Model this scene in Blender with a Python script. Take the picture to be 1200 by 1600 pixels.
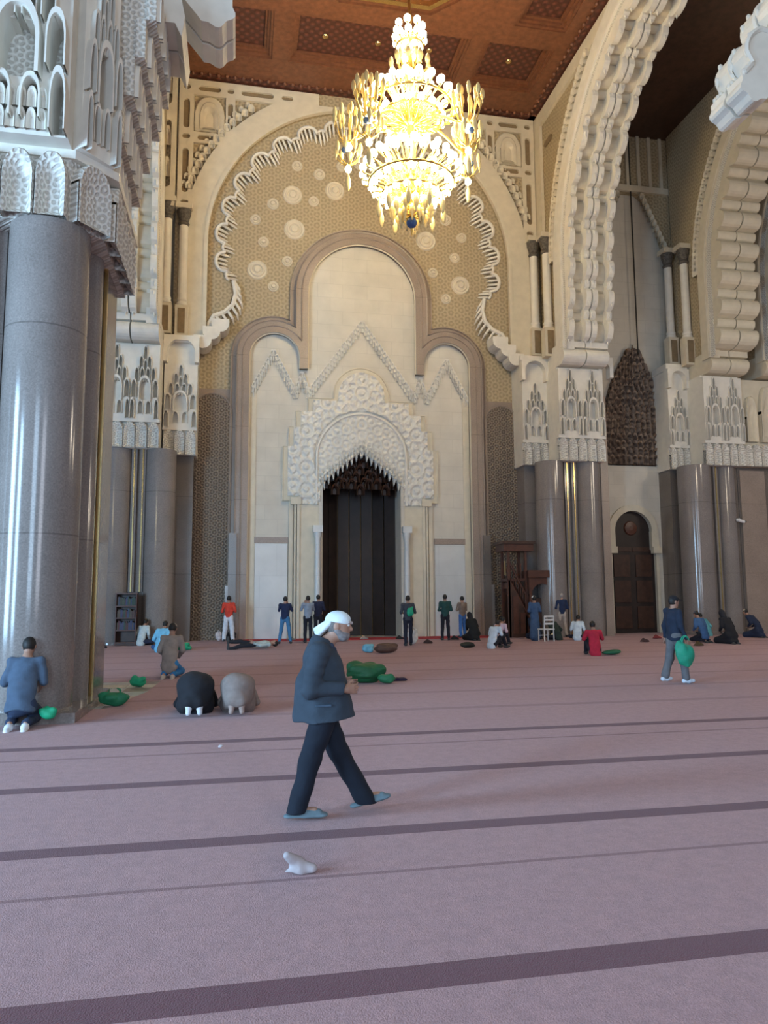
import bpy, bmesh, math, random
import numpy as np
from mathutils import Vector, Matrix, geometry
PI = math.pi
R = math.radians
random.seed(7)
for o in list(bpy.data.objects):
    bpy.data.objects.remove(o)
S = bpy.context.scene
COL = S.collection

# ------------------------------------------------------------------ camera
cam_d = bpy.data.cameras.new('camera')
cam = bpy.data.objects.new('camera', cam_d)
COL.objects.link(cam)
S.camera = cam
cam_d.sensor_fit = 'VERTICAL'
cam_d.sensor_height = 36.0
cam_d.lens = 36.0 * 1160.24 / 1600.0
cam_d.clip_end = 300
PITCH, YAW, ROLL, EYE = 0.11330, 0.19348, -0.00628, 1.72
fwd = Vector((math.sin(YAW)*math.cos(PITCH), math.cos(YAW)*math.cos(PITCH), math.sin(PITCH)))
r0 = Vector((math.cos(YAW), -math.sin(YAW), 0))
u0 = r0.cross(fwd)
rt = math.cos(ROLL)*r0 + math.sin(ROLL)*u0
up = -math.sin(ROLL)*r0 + math.cos(ROLL)*u0
m = Matrix((rt, up, -fwd)).transposed().to_4x4()
m.translation = (0, 0, EYE)
cam.matrix_world = m

# ------------------------------------------------------------------ light
w = bpy.data.worlds.new('world')
S.world = w
w.use_nodes = True
w.node_tree.nodes['Background'].inputs[0].default_value = (0.62, 0.70, 0.86, 1)
w.node_tree.nodes['Background'].inputs[1].default_value = 0.17

def area(name, loc, target, sx, sy, power, color):
    d = bpy.data.lights.new(name, 'AREA')
    d.shape = 'RECTANGLE'
    d.size = sx
    d.size_y = sy
    d.energy = power
    d.color = color
    o = bpy.data.objects.new(name, d)
    COL.objects.link(o)
    o.location = loc
    o.rotation_euler = (Vector(target)-Vector(loc)).to_track_quat('-Z', 'Y').to_euler()
    return o

def lamp(name, loc, power, color, rad=0.5):
    d = bpy.data.lights.new(name, 'POINT')
    d.energy = power
    d.color = color
    d.shadow_soft_size = rad
    o = bpy.data.objects.new(name, d)
    COL.objects.link(o)
    o.location = loc
    return o

BLUE = (0.50, 0.74, 1.0)
WARM = (1.0, 0.77, 0.44)
# daylight through the tall glazed doors on the left and behind the camera
for yy in (-4.0, 4.0):
    area('daylight_left', (-16, yy, 4.5), (4, yy+9, 3.5), 3.2, 8.0, 2200, (0.42, 0.70, 1.0))
area('daylight_back', (-3, -14, 6.0), (5, 20, 6), 5.0, 9.0, 1150, (0.52, 0.75, 1.0))
area('daylight_back', (7, -14, 6.0), (9, 20, 6), 5.0, 9.0, 700, (0.80, 0.86, 1.0))
# other chandeliers of the nave, above and behind the frame
lamp('nave_lamp', (5.2, 4.0, 17.5), 550, WARM, 1.2)
lamp('aisle_lamp', (24.5, 17.0, 10.0), 800, (1.0, 0.86, 0.68), 1.0)
lamp('aisle_lamp', (17.6, 20.0, 8.0), 220, (1.0, 0.84, 0.62), 0.6)
lamp('chandelier_light', (5.2, 21.7, 17.6), 1250, WARM, 0.9)
lamp('chandelier_light', (5.2, 21.7, 15.0), 1500, WARM, 0.9)
lamp('chandelier_light', (5.2, 21.7, 20.2), 350, WARM, 0.4)
S.view_settings.view_transform = 'Standard'
S.view_settings.look = 'None'
S.view_settings.gamma = 1
S.view_settings.use_curve_mapping = False
S.view_settings.exposure = 0.55

# ------------------------------------------------------------------ materials
MATS = {}
def nm(name):
    mt = bpy.data.materials.new(name)
    mt.use_nodes = True
    nt = mt.node_tree
    b = nt.nodes['Principled BSDF']
    MATS[name] = mt
    return mt, nt, b

def pos(nt, scale=(1, 1, 1)):
    g = nt.nodes.new('ShaderNodeNewGeometry')
    mp = nt.nodes.new('ShaderNodeMapping')
    mp.inputs['Scale'].default_value = scale
    nt.links.new(g.outputs['Position'], mp.inputs['Vector'])
    return mp.outputs['Vector']

def ramp(nt, fac, stops):
    r = nt.nodes.new('ShaderNodeValToRGB')
    e = r.color_ramp.elements
    while len(e) < len(stops):
        e.new(0.5)
    for i, (p, c) in enumerate(stops):
        e[i].position = p
        e[i].color = (*c, 1)
    nt.links.new(fac, r.inputs[0])
    return r.outputs[0]

def noise(nt, v, sc, det=3, rough=0.55):
    n = nt.nodes.new('ShaderNodeTexNoise')
    n.inputs['Scale'].default_value = sc
    n.inputs['Detail'].default_value = det
    n.inputs['Roughness'].default_value = rough
    nt.links.new(v, n.inputs['Vector'])
    return n.outputs['Fac']

def vor(nt, v, sc, feat='DISTANCE_TO_EDGE'):
    n = nt.nodes.new('ShaderNodeTexVoronoi')
    n.feature = feat
    n.inputs['Scale'].default_value = sc
    nt.links.new(v, n.inputs['Vector'])
    return n.outputs['Distance']

def math_n(nt, op, a, b=None, c=None):
    n = nt.nodes.new('ShaderNodeMath')
    n.operation = op
    for i, x in enumerate((a, b, c)):
        if x is None:
            continue
        if isinstance(x, (int, float)):
            n.inputs[i].default_value = x
        else:
            nt.links.new(x, n.inputs[i])
    return n.outputs[0]

def bump(nt, b, h, strength=0.4, dist=0.05):
    n = nt.nodes.new('ShaderNodeBump')
    n.inputs['Strength'].default_value = strength
    n.inputs['Distance'].default_value = dist
    nt.links.new(h, n.inputs['Height'])
    nt.links.new(n.outputs[0], b.inputs['Normal'])

def plain(name, c, rough=0.7, metal=0, var=0.12, sc=6, bmp=0.0, coat=0):
    mt, nt, b = nm(name)
    v = pos(nt)
    f = noise(nt, v, sc)
    lo = tuple(max(0, x*(1-var)) for x in c)
    hi = tuple(min(1, x*(1+var)) for x in c)
    nt.links.new(ramp(nt, f, [(0.3, lo), (0.7, hi)]), b.inputs['Base Color'])
    b.inputs['Roughness'].default_value = rough
    b.inputs['Metallic'].default_value = metal
    b.inputs['Coat Weight'].default_value = coat
    if bmp:
        bump(nt, b, f, bmp, 0.03)
    return mt

def stone_blocks(name, c, rough=0.6, bw=1.1, bh=0.62, gap=0.012):
    """stone laid in large flat blocks: faint tone change and fine joints"""
    mt, nt, b = nm(name)
    g = nt.nodes.new('ShaderNodeNewGeometry')
    sp = nt.nodes.new('ShaderNodeSeparateXYZ')
    nt.links.new(g.outputs['Position'], sp.inputs[0])
    xy = math_n(nt, 'ADD', sp.outputs[0], sp.outputs[1])
    cb = nt.nodes.new('ShaderNodeCombineXYZ')
    nt.links.new(xy, cb.inputs[0])
    nt.links.new(sp.outputs[2], cb.inputs[1])
    br = nt.nodes.new('ShaderNodeTexBrick')
    br.inputs['Scale'].default_value = 1
    br.inputs['Brick Width'].default_value = bw
    br.inputs['Row Height'].default_value = bh
    br.inputs['Mortar Size'].default_value = gap
    br.inputs['Color1'].default_value = (*[x*0.98 for x in c], 1)
    br.inputs['Color2'].default_value = (*[min(1, x*1.02) for x in c], 1)
    br.inputs['Mortar'].default_value = (*[x*0.9 for x in c], 1)
    nt.links.new(cb.outputs[0], br.inputs['Vector'])
    mx = nt.nodes.new('ShaderNodeMix')
    mx.data_type = 'RGBA'
    mx.blend_type = 'MULTIPLY'
    mx.inputs[0].default_value = 0.5
    nt.links.new(br.outputs['Color'], mx.inputs[6])
    nt.links.new(ramp(nt, noise(nt, pos(nt), 1.3, 5), [(0.3, (0.75, 0.75, 0.75)), (0.7, (1, 1, 1))]), mx.inputs[7])
    nt.links.new(mx.outputs[2], b.inputs['Base Color'])
    b.inputs['Roughness'].default_value = rough
    return mt

def carved(name, c, dark, s1=3.0, s2=9.0, strength=0.9, dist=0.08, rough=0.75):
    """shallow arabesque carving in stucco"""
    mt, nt, b = nm(name)
    g = nt.nodes.new('ShaderNodeNewGeometry')
    sp = nt.nodes.new('ShaderNodeSeparateXYZ')
    nt.links.new(g.outputs['Position'], sp.inputs[0])
    uu = math_n(nt, 'ADD', sp.outputs[0], sp.outputs[1])
    vv = sp.outputs[2]
    wob = math_n(nt, 'MULTIPLY', noise(nt, pos(nt), s1*0.35, 2), 1.2)
    def wv(sc, ang):
        a_ = math_n(nt, 'ADD', math_n(nt, 'MULTIPLY', uu, sc*math.cos(ang)), math_n(nt, 'MULTIPLY', vv, sc*math.sin(ang)))
        return math_n(nt, 'COSINE', math_n(nt, 'ADD', a_, wob))
    h = None
    for i in range(5):
        t_ = wv(s2*1.9, PI*i/5)
        h = t_ if h is None else math_n(nt, 'ADD', h, t_)
    h = math_n(nt, 'ADD', math_n(nt, 'MULTIPLY', h, 0.28), 0.5)
    h = math_n(nt, 'MINIMUM', math_n(nt, 'MAXIMUM', h, 0.0), 1.0)
    nt.links.new(ramp(nt, h, [(0.1, dark), (0.75, c)]), b.inputs['Base Color'])
    b.inputs['Roughness'].default_value = rough
    bump(nt, b, h, strength, dist)
    return mt

def granite(name, c, rough=0.16, jz=3.1):
    mt, nt, b = nm(name)
    v = pos(nt)
    f = noise(nt, v, 38, 4, 0.7)
    g = noise(nt, v, 0.9, 3)
    col = ramp(nt, math_n(nt, 'ADD', math_n(nt, 'MULTIPLY', f, 0.7), math_n(nt, 'MULTIPLY', g, 0.3)),
               [(0.34, tuple(x*0.62 for x in c)), (0.6, c), (0.75, tuple(min(1, x*1.25) for x in c))])
    geo = nt.nodes.new('ShaderNodeNewGeometry')
    sp = nt.nodes.new('ShaderNodeSeparateXYZ')
    nt.links.new(geo.outputs['Position'], sp.inputs[0])
    md = math_n(nt, 'PINGPONG', math_n(nt, 'ADD', sp.outputs[2], 0.45), jz/2)
    j = math_n(nt, 'LESS_THAN', md, 0.012)
    mx = nt.nodes.new('ShaderNodeMix')
    mx.data_type = 'RGBA'
    nt.links.new(math_n(nt, 'MULTIPLY', j, 0.5), mx.inputs[0])
    nt.links.new(col, mx.inputs[6])
    mx.inputs[7].default_value = (*[x*0.3 for x in c], 1)
    nt.links.new(mx.outputs[2], b.inputs['Base Color'])
    b.inputs['Roughness'].default_value = rough
    return mt

def emit(name, c, s):
    mt, nt, b = nm(name)
    b.inputs['Base Color'].default_value = (*c, 1)
    b.inputs['Emission Color'].default_value = (*c, 1)
    b.inputs['Emission Strength'].default_value = s
    mt.cycles.emission_sampling = 'NONE'
    return mt

def carpet_mat():
    mt, nt, b = nm('carpet')
    v = pos(nt)
    g = nt.nodes.new('ShaderNodeNewGeometry')
    sp = nt.nodes.new('ShaderNodeSeparateXYZ')
    nt.links.new(g.outputs['Position'], sp.inputs[0])
    y = sp.outputs[1]
    x = sp.outputs[0]
    base = ramp(nt, noise(nt, v, 55, 3, 0.7), [(0.3, (0.375, 0.212, 0.222)), (0.7, (0.51, 0.305, 0.315))])
    pile = noise(nt, v, 9, 5, 0.7)
    base2 = nt.nodes.new('ShaderNodeMix'); base2.data_type = 'RGBA'; base2.blend_type = 'MULTIPLY'
    base2.inputs[0].default_value = 0.8
    nt.links.new(base, base2.inputs[6])
    nt.links.new(ramp(nt, pile, [(0.35, (0.82, 0.82, 0.82)), (0.6, (1, 1, 1))]), base2.inputs[7])
    def band(c, hw):
        return math_n(nt, 'LESS_THAN', math_n(nt, 'ABSOLUTE', math_n(nt, 'SUBTRACT', y, c)), hw)
    m_ = band(3.50, 0.11)
    for c in (5.62, 7.42, 9.40):
        m_ = math_n(nt, 'MAXIMUM', m_, band(c, 0.10))
    far = math_n(nt, 'MULTIPLY', math_n(nt, 'LESS_THAN', math_n(nt, 'PINGPONG', math_n(nt, 'SUBTRACT', y, 11.35), 0.975), 0.10), math_n(nt, 'GREATER_THAN', y, 10.5))
    m_ = math_n(nt, 'MAXIMUM', m_, math_n(nt, 'MULTIPLY', far, 0.33))
    thin = math_n(nt, 'MAXIMUM', band(4.80, 0.022), band(8.75, 0.03))
    thin = math_n(nt, 'MAXIMUM', math_n(nt, 'MULTIPLY', thin, 0.6), m_)
    mx = nt.nodes.new('ShaderNodeMix'); mx.data_type = 'RGBA'
    nt.links.new(math_n(nt, 'MULTIPLY', thin, 0.93), mx.inputs[0])
    nt.links.new(base2.outputs[2], mx.inputs[6])
    mx.inputs[7].default_value = (0.125, 0.030, 0.045, 1)
    nt.links.new(mx.outputs[2], b.inputs['Base Color'])
    b.inputs['Roughness'].default_value = 0.95
    b.inputs['Sheen Weight'].default_value = 0.15
    bump(nt, b, math_n(nt, 'ADD', noise(nt, v, 120, 2), pile), 0.5, 0.02)
    return mt

def ceiling_wood(name, c, lat=True):
    mt, nt, b = nm(name)
    v = pos(nt)
    mp = nt.nodes.new('ShaderNodeMapping')
    mp.inputs['Rotation'].default_value = (0, 0, PI/4)
    nt.links.new(v, mp.inputs['Vector'])
    sp = nt.nodes.new('ShaderNodeSeparateXYZ')
    nt.links.new(mp.outputs[0], sp.inputs[0])
    if lat:
        a = math_n(nt, 'PINGPONG', sp.outputs[0], 0.14)
        d = math_n(nt, 'PINGPONG', sp.outputs[1], 0.14)
        h = math_n(nt, 'MULTIPLY', math_n(nt, 'MULTIPLY', a, d), 60)
    else:
        h = noise(nt, v, 5, 4)
    nt.links.new(ramp(nt, h, [(0.15, tuple(x*0.55 for x in c)), (0.8, tuple(min(1, x*1.3) for x in c))]), b.inputs['Base Color'])
    b.inputs['Roughness'].default_value = 0.45
    bump(nt, b, h, 0.5, 0.04)
    return mt

STONE = stone_blocks('pale_stone', (0.63, 0.58, 0.49), 0.6)
MARBLE = stone_blocks('white_marble', (0.66, 0.66, 0.63), 0.3, 1.4, 1.3, 0.01)
WHITE = plain('white_stucco', (0.70, 0.66, 0.58), 0.65, var=0.06, sc=3)
CREAM = plain('cream_stone', (0.62, 0.55, 0.42), 0.6, var=0.06, sc=3)
CARVE_W = carved('white_carving', (0.72, 0.69, 0.62), (0.50, 0.46, 0.40), 9, 38, 0.7, 0.03)
CARVE_T = carved('tan_carving', (0.44, 0.35, 0.22), (0.33, 0.26, 0.155), 8, 21, 0.5, 0.03)
CARVE_B = carved('brown_lattice', (0.30, 0.235, 0.175), (0.15, 0.11, 0.08), 6.0, 30, 1.0, 0.06)
HOOD = carved('brown_hood_stone', (0.22, 0.155, 0.11), (0.09, 0.06, 0.045), 5, 12, 0.8, 0.05)
GRAN = granite('polished_granite', (0.27, 0.235, 0.215), 0.13)
GRAN_D = granite('dark_granite', (0.20, 0.165, 0.14), 0.22)
BAND = granite('rose_granite', (0.36, 0.28, 0.225), 0.35)
RECESS = plain('shaded_brown_stone', (0.22, 0.155, 0.085), 0.8)
CEIL = ceiling_wood('ceiling_wood', (0.18, 0.068, 0.032), False)
CEIL_D = ceiling_wood('ceiling_lattice', (0.13, 0.042, 0.026), True)
WOOD = plain('dark_wood', (0.055, 0.024, 0.014), 0.4, var=0.3, sc=4)
WOOD_M = plain('red_brown_wood', (0.085, 0.030, 0.017), 0.4, var=0.25, sc=5)
DOORM = plain('blackish_wood', (0.022, 0.012, 0.009), 0.5, var=0.3, sc=3)
GOLD = plain('gold', (0.80, 0.60, 0.22), 0.28, 1.0, 0.08)
BRASS = plain('brass_trim', (0.75, 0.55, 0.25), 0.22, 1.0, 0.1)
BLUEG = plain('blue_glass', (0.04, 0.10, 0.30), 0.1, 0, 0.1)
GLASSY = plain('amber_glass', (0.85, 0.70, 0.35), 0.3, 0.2, 0.1)
BULB = emit('lit_bulb', (1.0, 0.90, 0.62), 11)
CARPET = carpet_mat()
RED = plain('red_carpet', (0.42, 0.03, 0.04), 0.95, var=0.15, sc=20)
BLACKM = plain('black_metal', (0.02, 0.018, 0.015), 0.5)
DARKCAP = plain('dark_carved_capital', (0.10, 0.085, 0.07), 0.7, var=0.5, sc=14)

_cl = {}
def cloth(c, rough=0.9):
    k = tuple(round(x, 3) for x in c)
    if k not in _cl:
        mt = plain('cloth_%d' % len(_cl), c, rough, var=0.14, sc=9, bmp=0.3)
        _cl[k] = mt
    return _cl[k]
SKIN = plain('skin', (0.36, 0.20, 0.14), 0.55, var=0.06, sc=9)
SKIN_L = plain('skin_light', (0.50, 0.30, 0.22), 0.55, var=0.06, sc=9)
HAIR = plain('dark_hair', (0.012, 0.010, 0.009), 0.6, var=0.3, sc=30)
SOCK = plain('white_sock', (0.70, 0.72, 0.75), 0.9)

# ------------------------------------------------------------------ mesh helpers
class MB:
    def __init__(self):
        self.v = []
        self.f = []
    def add(self, vs, fs):
        n = len(self.v)
        self.v.extend([tuple(p) for p in vs])
        self.f.extend([tuple(i+n for i in q) for q in fs])
        return self
    def box(self, x0, x1, y0, y1, z0, z1):
        vs = [(x, y, z) for x in (x0, x1) for y in (y0, y1) for z in (z0, z1)]
        return self.add(vs, [(0, 1, 3, 2), (4, 6, 7, 5), (0, 4, 5, 1), (2, 3, 7, 6), (0, 2, 6, 4), (1, 5, 7, 3)])
    def lathe(self, prof, c=(0, 0, 0), seg=20, a0=0, a1=2*PI):
        full = abs(a1-a0-2*PI) < 1e-6
        n = seg if full else seg+1
        vs = []
        for r, z in prof:
            for i in range(n):
                a = a0+(a1-a0)*i/seg
                vs.append((c[0]+r*math.cos(a), c[1]+r*math.sin(a), c[2]+z))
        fs = []
        for j in range(len(prof)-1):
            for i in range(seg):
                k = (i+1) % n if full else i+1
                fs.append((j*n+i, j*n+k, (j+1)*n+k, (j+1)*n+i))
        return self.add(vs, fs)
    def cyl(self, x, y, r, z0, z1, seg=20):
        return self.lathe([(0, z0), (r, z0), (r, z1), (0, z1)], (x, y, 0), seg)
    def tube(self, pts, r, seg=6, closed=False):
        pts = [Vector(p) for p in pts]
        n = len(pts)
        rs = r if isinstance(r, (list, tuple)) else [r]*n
        vs = []
        ref = None
        for i, p in enumerate(pts):
            a = pts[(i-1) % n] if (i > 0 or closed) else p
            b = pts[(i+1) % n] if (i < n-1 or closed) else p
            t = (b-a)
            if t.length < 1e-9:
                t = Vector((0, 0, 1))
            t.normalize()
            if ref is None:
                ref = t.orthogonal().normalized()
            ref = (ref - t*ref.dot(t))
            if ref.length < 1e-6:
                ref = t.orthogonal()
            ref.normalize()
            s = t.cross(ref)
            for k in range(seg):
                an = 2*PI*k/seg
                vs.append(p+(ref*math.cos(an)+s*math.sin(an))*rs[i])
        fs = []
        for i in range(n if closed else n-1):
            j = (i+1) % n
            for k in range(seg):
                l = (k+1) % seg
                fs.append((i*seg+k, i*seg+l, j*seg+l, j*seg+k))
        if not closed:
            fs.append(tuple(range(seg))[::-1])
            fs.append(tuple((n-1)*seg+k for k in range(seg)))
        return self.add(vs, fs)
    def sphere(self, c, r, seg=12, rings=8, sz=1.0):
        prof = [(max(1e-4, r*math.sin(PI*i/rings)), -r*sz*math.cos(PI*i/rings)) for i in range(rings+1)]
        return self.lathe(prof, c, seg)
    def prism(self, outer, holes, w0, w1, fr):
        """2-D polygon with holes extruded between depths w0 and w1 in frame fr(u, v, w)"""
        loops = [outer]+list(holes)
        pts, eds, vs2 = [], [], []
        for lp in loops:
            s = len(vs2)
            vs2 += [Vector((float(a), float(b))) for a, b in lp]
            eds += [(s+i, s+(i+1) % len(lp)) for i in range(len(lp))]
        ov, oe, of, _, _, _ = geometry.delaunay_2d_cdt(vs2, eds, [], 0, 1e-5)
        L = [np.array([(a, b) for a, b in lp], float) for lp in loops]
        def inside(x, y):
            c = False
            for P in L:
                Q = np.roll(P, -1, 0)
                k = ((P[:, 1] > y) != (Q[:, 1] > y))
                if k.any():
                    xs = P[k, 0]+(y-P[k, 1])*(Q[k, 0]-P[k, 0])/(Q[k, 1]-P[k, 1])
                    if (xs > x).sum() % 2:
                        c = not c
            return c
        tri = []
        for f in of:
            cx = sum(ov[i].x for i in f)/3
            cy = sum(ov[i].y for i in f)/3
            if inside(cx, cy):
                tri.append(f)
        n = len(ov)
        vs = [fr(p.x, p.y, w1) for p in ov]+[fr(p.x, p.y, w0) for p in ov]
        cnt = {}
        for f in tri:
            for i in range(3):
                e = (f[i], f[(i+1) % 3])
                k = (min(e), max(e))
                cnt[k] = cnt.get(k, 0)+1
        fs = [tuple(f) for f in tri]+[tuple(i+n for i in f[::-1]) for f in tri]
        for (a, b), c in cnt.items():
            if c == 1:
                fs.append((a, b, b+n, a+n))
        return self.add(vs, fs)
    def mesh(self, name, mat, smooth=False, angle=None):
        me = bpy.data.meshes.new(name)
        me.from_pydata(self.v, [], self.f)
        me.materials.append(mat)
        bm = bmesh.new()
        bm.from_mesh(me)
        bmesh.ops.recalc_face_normals(bm, faces=bm.faces)
        bm.to_mesh(me)
        bm.free()
        if smooth:
            me.polygons.foreach_set('use_smooth', [True]*len(me.polygons))
            if angle:
                me.set_sharp_from_angle(angle=R(angle))
        me.update()
        return me
    def build(self, name, mat, parent=None, smooth=False, angle=40):
        return put(name, self.mesh(name, mat, smooth, angle), parent)

def put(name, me, parent=None):
    o = bpy.data.objects.new(name, me)
    COL.objects.link(o)
    if parent:
        o.parent = parent
    return o

def tag(o, label=None, cat=None, group=None, kind=None):
    if label: o['label'] = label
    if cat: o['category'] = cat
    if group: o['group'] = group
    if kind: o['kind'] = kind
    return o

def thing(name, label, cat, loc=(0, 0, 0), rz=0, group=None):
    o = bpy.data.objects.new(name, None)
    o.empty_display_size = 0.2
    COL.objects.link(o)
    o.location = loc
    o.rotation_euler = (0, 0, rz)
    return tag(o, label, cat, group)

def inst(name, me, parent, loc, scale=(1, 1, 1), rz=0, rot=None):
    o = put(name, me, parent)
    o.location = loc
    o.scale = scale
    o.rotation_euler = rot if rot else (0, 0, rz)
    return o

def FY(y0):
    return lambda u, v, w: (u, y0-w, v)
def FXr(x0):
    return lambda u, v, w: (x0-w, u, v)
def FXl(x0):
    return lambda u, v, w: (x0+w, u, v)

def arc(cx, cy, r, a0, a1, n=24):
    return [(cx+r*math.cos(R(a0+(a1-a0)*i/n)), cy+r*math.sin(R(a0+(a1-a0)*i/n))) for i in range(n+1)]
def rect(x0, x1, y0, y1):
    return [(x0, y0), (x1, y0), (x1, y1), (x0, y1)]
def oblong(cx, cy, w, h):
    if h > w:
        return arc(cx, cy+(h-w)/2, w/2, 0, 180, 8)+arc(cx, cy-(h-w)/2, w/2, 180, 360, 8)
    return arc(cx+(w-h)/2, cy, h/2, -90, 90, 8)+arc(cx-(w-h)/2, cy, h/2, 90, 270, 8)
def parch(cx, y0, w, h, k=0.55, n=8):
    """pointed arch outline, base at y0"""
    hw = w/2
    sp = y0+h*k
    rh = h*(1-k)
    pts = [(cx-hw, y0)]
    for i in range(n+1):
        t = i/n
        pts.append((cx-hw*math.cos(t*PI/2)**0.8 if t < 1 else cx, sp+rh*(math.sin(t*PI/2)**1.15)))
    for i in range(n-1, -1, -1):
        t = i/n
        pts.append((cx+hw*math.cos(t*PI/2)**0.8, sp+rh*(math.sin(t*PI/2)**1.15)))
    pts.append((cx+hw, y0))
    return pts
def lobed(cx, cy, r, a0, a1, lobes, n=8):
    """chain of bumps around an arc; lobes = list of (share of the angle, radial swell)"""
    tot = sum(l[0] for l in lobes)
    out = []
    a = a0
    for sh, amp in lobes:
        da = (a1-a0)*sh/tot
        for i in range(n):
            t = i/n
            rr = r+amp*math.sqrt(max(0, 1-(2*t-1)**2))
            an = R(a+da*t)
            out.append((cx+rr*math.cos(an), cy+rr*math.sin(an)))
        a += da
    out.append((cx+r*math.cos(R(a1)), cy+r*math.sin(R(a1))))
    return out

# one muqarnas cell: a hooded pointed niche, unit width and height, depth 1 (towards -Y)
def cell_mesh(name, mat, k=0.5, rim=0.13):
    b = MB()
    out = parch(0, 0, 1, 1, k, 6)
    inn = parch(0, 0, 1-2*rim, 1-rim*1.4, k, 6)
    poly = out+inn[::-1]
    fr = lambda u, v, w: (u, -w, v)
    n = len(out)
    vs = []
    for (a, c) in out: vs.append((a, 0, c))
    for (a, c) in out: vs.append((a, -0.85, c))
    for (a, c) in out: vs.append((a*0.93, -1.0, c*0.97))
    for (a, c) in inn: vs.append((a, -0.9, c))
    for (a, c) in inn: vs.append((a*0.55, -0.25, 0.12+c*0.62))
    fs = []
    for l in range(4):
        for i in range(n-1):
            fs.append((l*n+i, l*n+i+1, (l+1)*n+i+1, (l+1)*n+i))
    fs.append(tuple(4*n+i for i in range(n)))
    fs.append((4*n, 4*n+n-1, 3*n+n-1, 3*n))
    fs.append((0, n, 2*n, 2*n, ) if False else (0, 1, n+1, n))
    b.add(vs, fs)
    return b.mesh(name, mat, True, 35)
CELL = cell_mesh('muqarnas_cell', WHITE)
CELL_H = cell_mesh('muqarnas_cell', HOOD)
FRIEZE = cell_mesh('frieze_arch', CARVE_W, 0.62, 0.1)
CELL_C = cell_mesh('muqarnas_cell', CREAM)

TREE = [(0, .80, .15, .2, .5), (-.14, .66, .14, .2, .6), (.14, .66, .14, .2, .6), (0, .64, .12, .16, .35),
        (-.29, .50, .15, .2, .7), (.29, .50, .15, .2, .7), (-.1, .50, .15, .2, .5), (.1, .50, .15, .2, .5),
        (0, .24, .46, .34, .9), (-.38, .28, .2, .26, 1), (.38, .28, .2, .26, 1),
        (-.42, .0, .16, .28, 1), (.42, .0, .16, .28, 1), (-.14, .06, .2, .2, .3), (.14, .06, .2, .2, .3)]
def tree(parent, frame_pt, rz, wdt, hgt, dep, me=None):
    me = me or CELL
    ca, sa = math.cos(rz), math.sin(rz)
    for (u, v, cw, ch, d) in TREE:
        inst('muqarnas_cell', me, parent, (frame_pt[0]+u*wdt*ca, frame_pt[1]+u*wdt*sa, frame_pt[2]+v*hgt), (cw*wdt, dep*d, ch*hgt), rz)
def frieze(parent, p0, rz, width, n, z, h, dep, me=None):
    ca, sa = math.cos(rz), math.sin(rz)
    for i in range(n):
        u = (i+0.5)*width/n
        inst('frieze_arch', me or FRIEZE, parent, (p0[0]+u*ca, p0[1]+u*sa, z), (width/n*0.96, dep, h), rz)

# ------------------------------------------------------------------ sdf figures
def _arr(p): return np.array(p, dtype=np.float32)
def cap(a, b, ra, rb=None, k=0.03, sq=None):
    return ('cap', _arr(a), _arr(b), ra, ra if rb is None else rb, k, sq)
def ell(c, r, k=0.03, M=None):
    return ('ell', _arr(c), _arr(r), k, M)
def cut(p, n): return ('cut', _arr(p), _arr(n)/np.linalg.norm(n))
def sub(c, r, k=0.01): return ('sub', _arr(c), r, k)
def sdf_arrays(prims, vox, wr=0.0, seed=0):
    lo = np.full(3, 1e9); hi = -lo
    for p in prims:
        if p[0] == 'cap':
            r_ = max(p[3], p[4])+0.02
            lo = np.minimum(lo, np.minimum(p[1], p[2])-r_); hi = np.maximum(hi, np.maximum(p[1], p[2])+r_)
        elif p[0] == 'ell':
            r_ = p[2].max() if p[4] is not None else p[2]
            lo = np.minimum(lo, p[1]-r_-0.02); hi = np.maximum(hi, p[1]+r_+0.02)
    lo -= 2*vox; hi += 2*vox
    n = np.ceil((hi-lo)/vox).astype(int)+1
    ax = [lo[i]+vox*np.arange(n[i], dtype=np.float32) for i in range(3)]
    G = np.stack(np.meshgrid(*ax, indexing='ij'), -1).astype(np.float32)
    D = None
    for p in prims:
        if p[0] == 'cap':
            _, a, b, ra, rb, k, sq = p
            ba = b-a
            q = G-a
            if sq is not None:
                nn, s = sq
                nn = _arr(nn); nn = nn/np.linalg.norm(nn)
                q = q+(q@nn)[..., None]*nn*(1/s-1)
                t = np.clip((q@ba)/max(1e-9, float(ba@ba)), 0, 1)
                d = (np.linalg.norm(q-t[..., None]*ba, axis=-1)-(ra+(rb-ra)*t))*(0.5+0.5*s)
            else:
                t = np.clip((q@ba)/max(1e-9, float(ba@ba)), 0, 1)
                d = np.linalg.norm(q-t[..., None]*ba, axis=-1)-(ra+(rb-ra)*t)
        elif p[0] == 'ell':
            _, c, r_, k, M = p
            q = G-c
            if M is not None:
                q = q@np.array(M, dtype=np.float32)
            k0 = np.linalg.norm(q/r_, axis=-1)
            k1 = np.linalg.norm(q/(r_*r_), axis=-1)+1e-6
            d = k0*(k0-1)/k1
        elif p[0] == 'cut':
            D = np.maximum(D, (G-p[1])@p[2])
            continue
        elif p[0] == 'sub':
            D = np.maximum(D, -(np.linalg.norm(G-p[1], axis=-1)-p[2]))
            continue
        if D is None:
            D = d
        else:
            h = np.clip(0.5+0.5*(D-d)/k, 0, 1)
            D = D*(1-h)+d*h-k*h*(1-h)
    if wr:
        rs = np.random.RandomState(seed)
        wv = 0
        for i in range(5):
            kk = rs.randn(3)*np.array([14, 14, 22]); ph = rs.rand()*6
            wv = wv+np.sin(G@kk.astype(np.float32)+ph+2*np.sin(G[..., 2]*9+ph))
        D = D+wr*wv.astype(np.float32)/2.2
    return D, lo, vox
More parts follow.
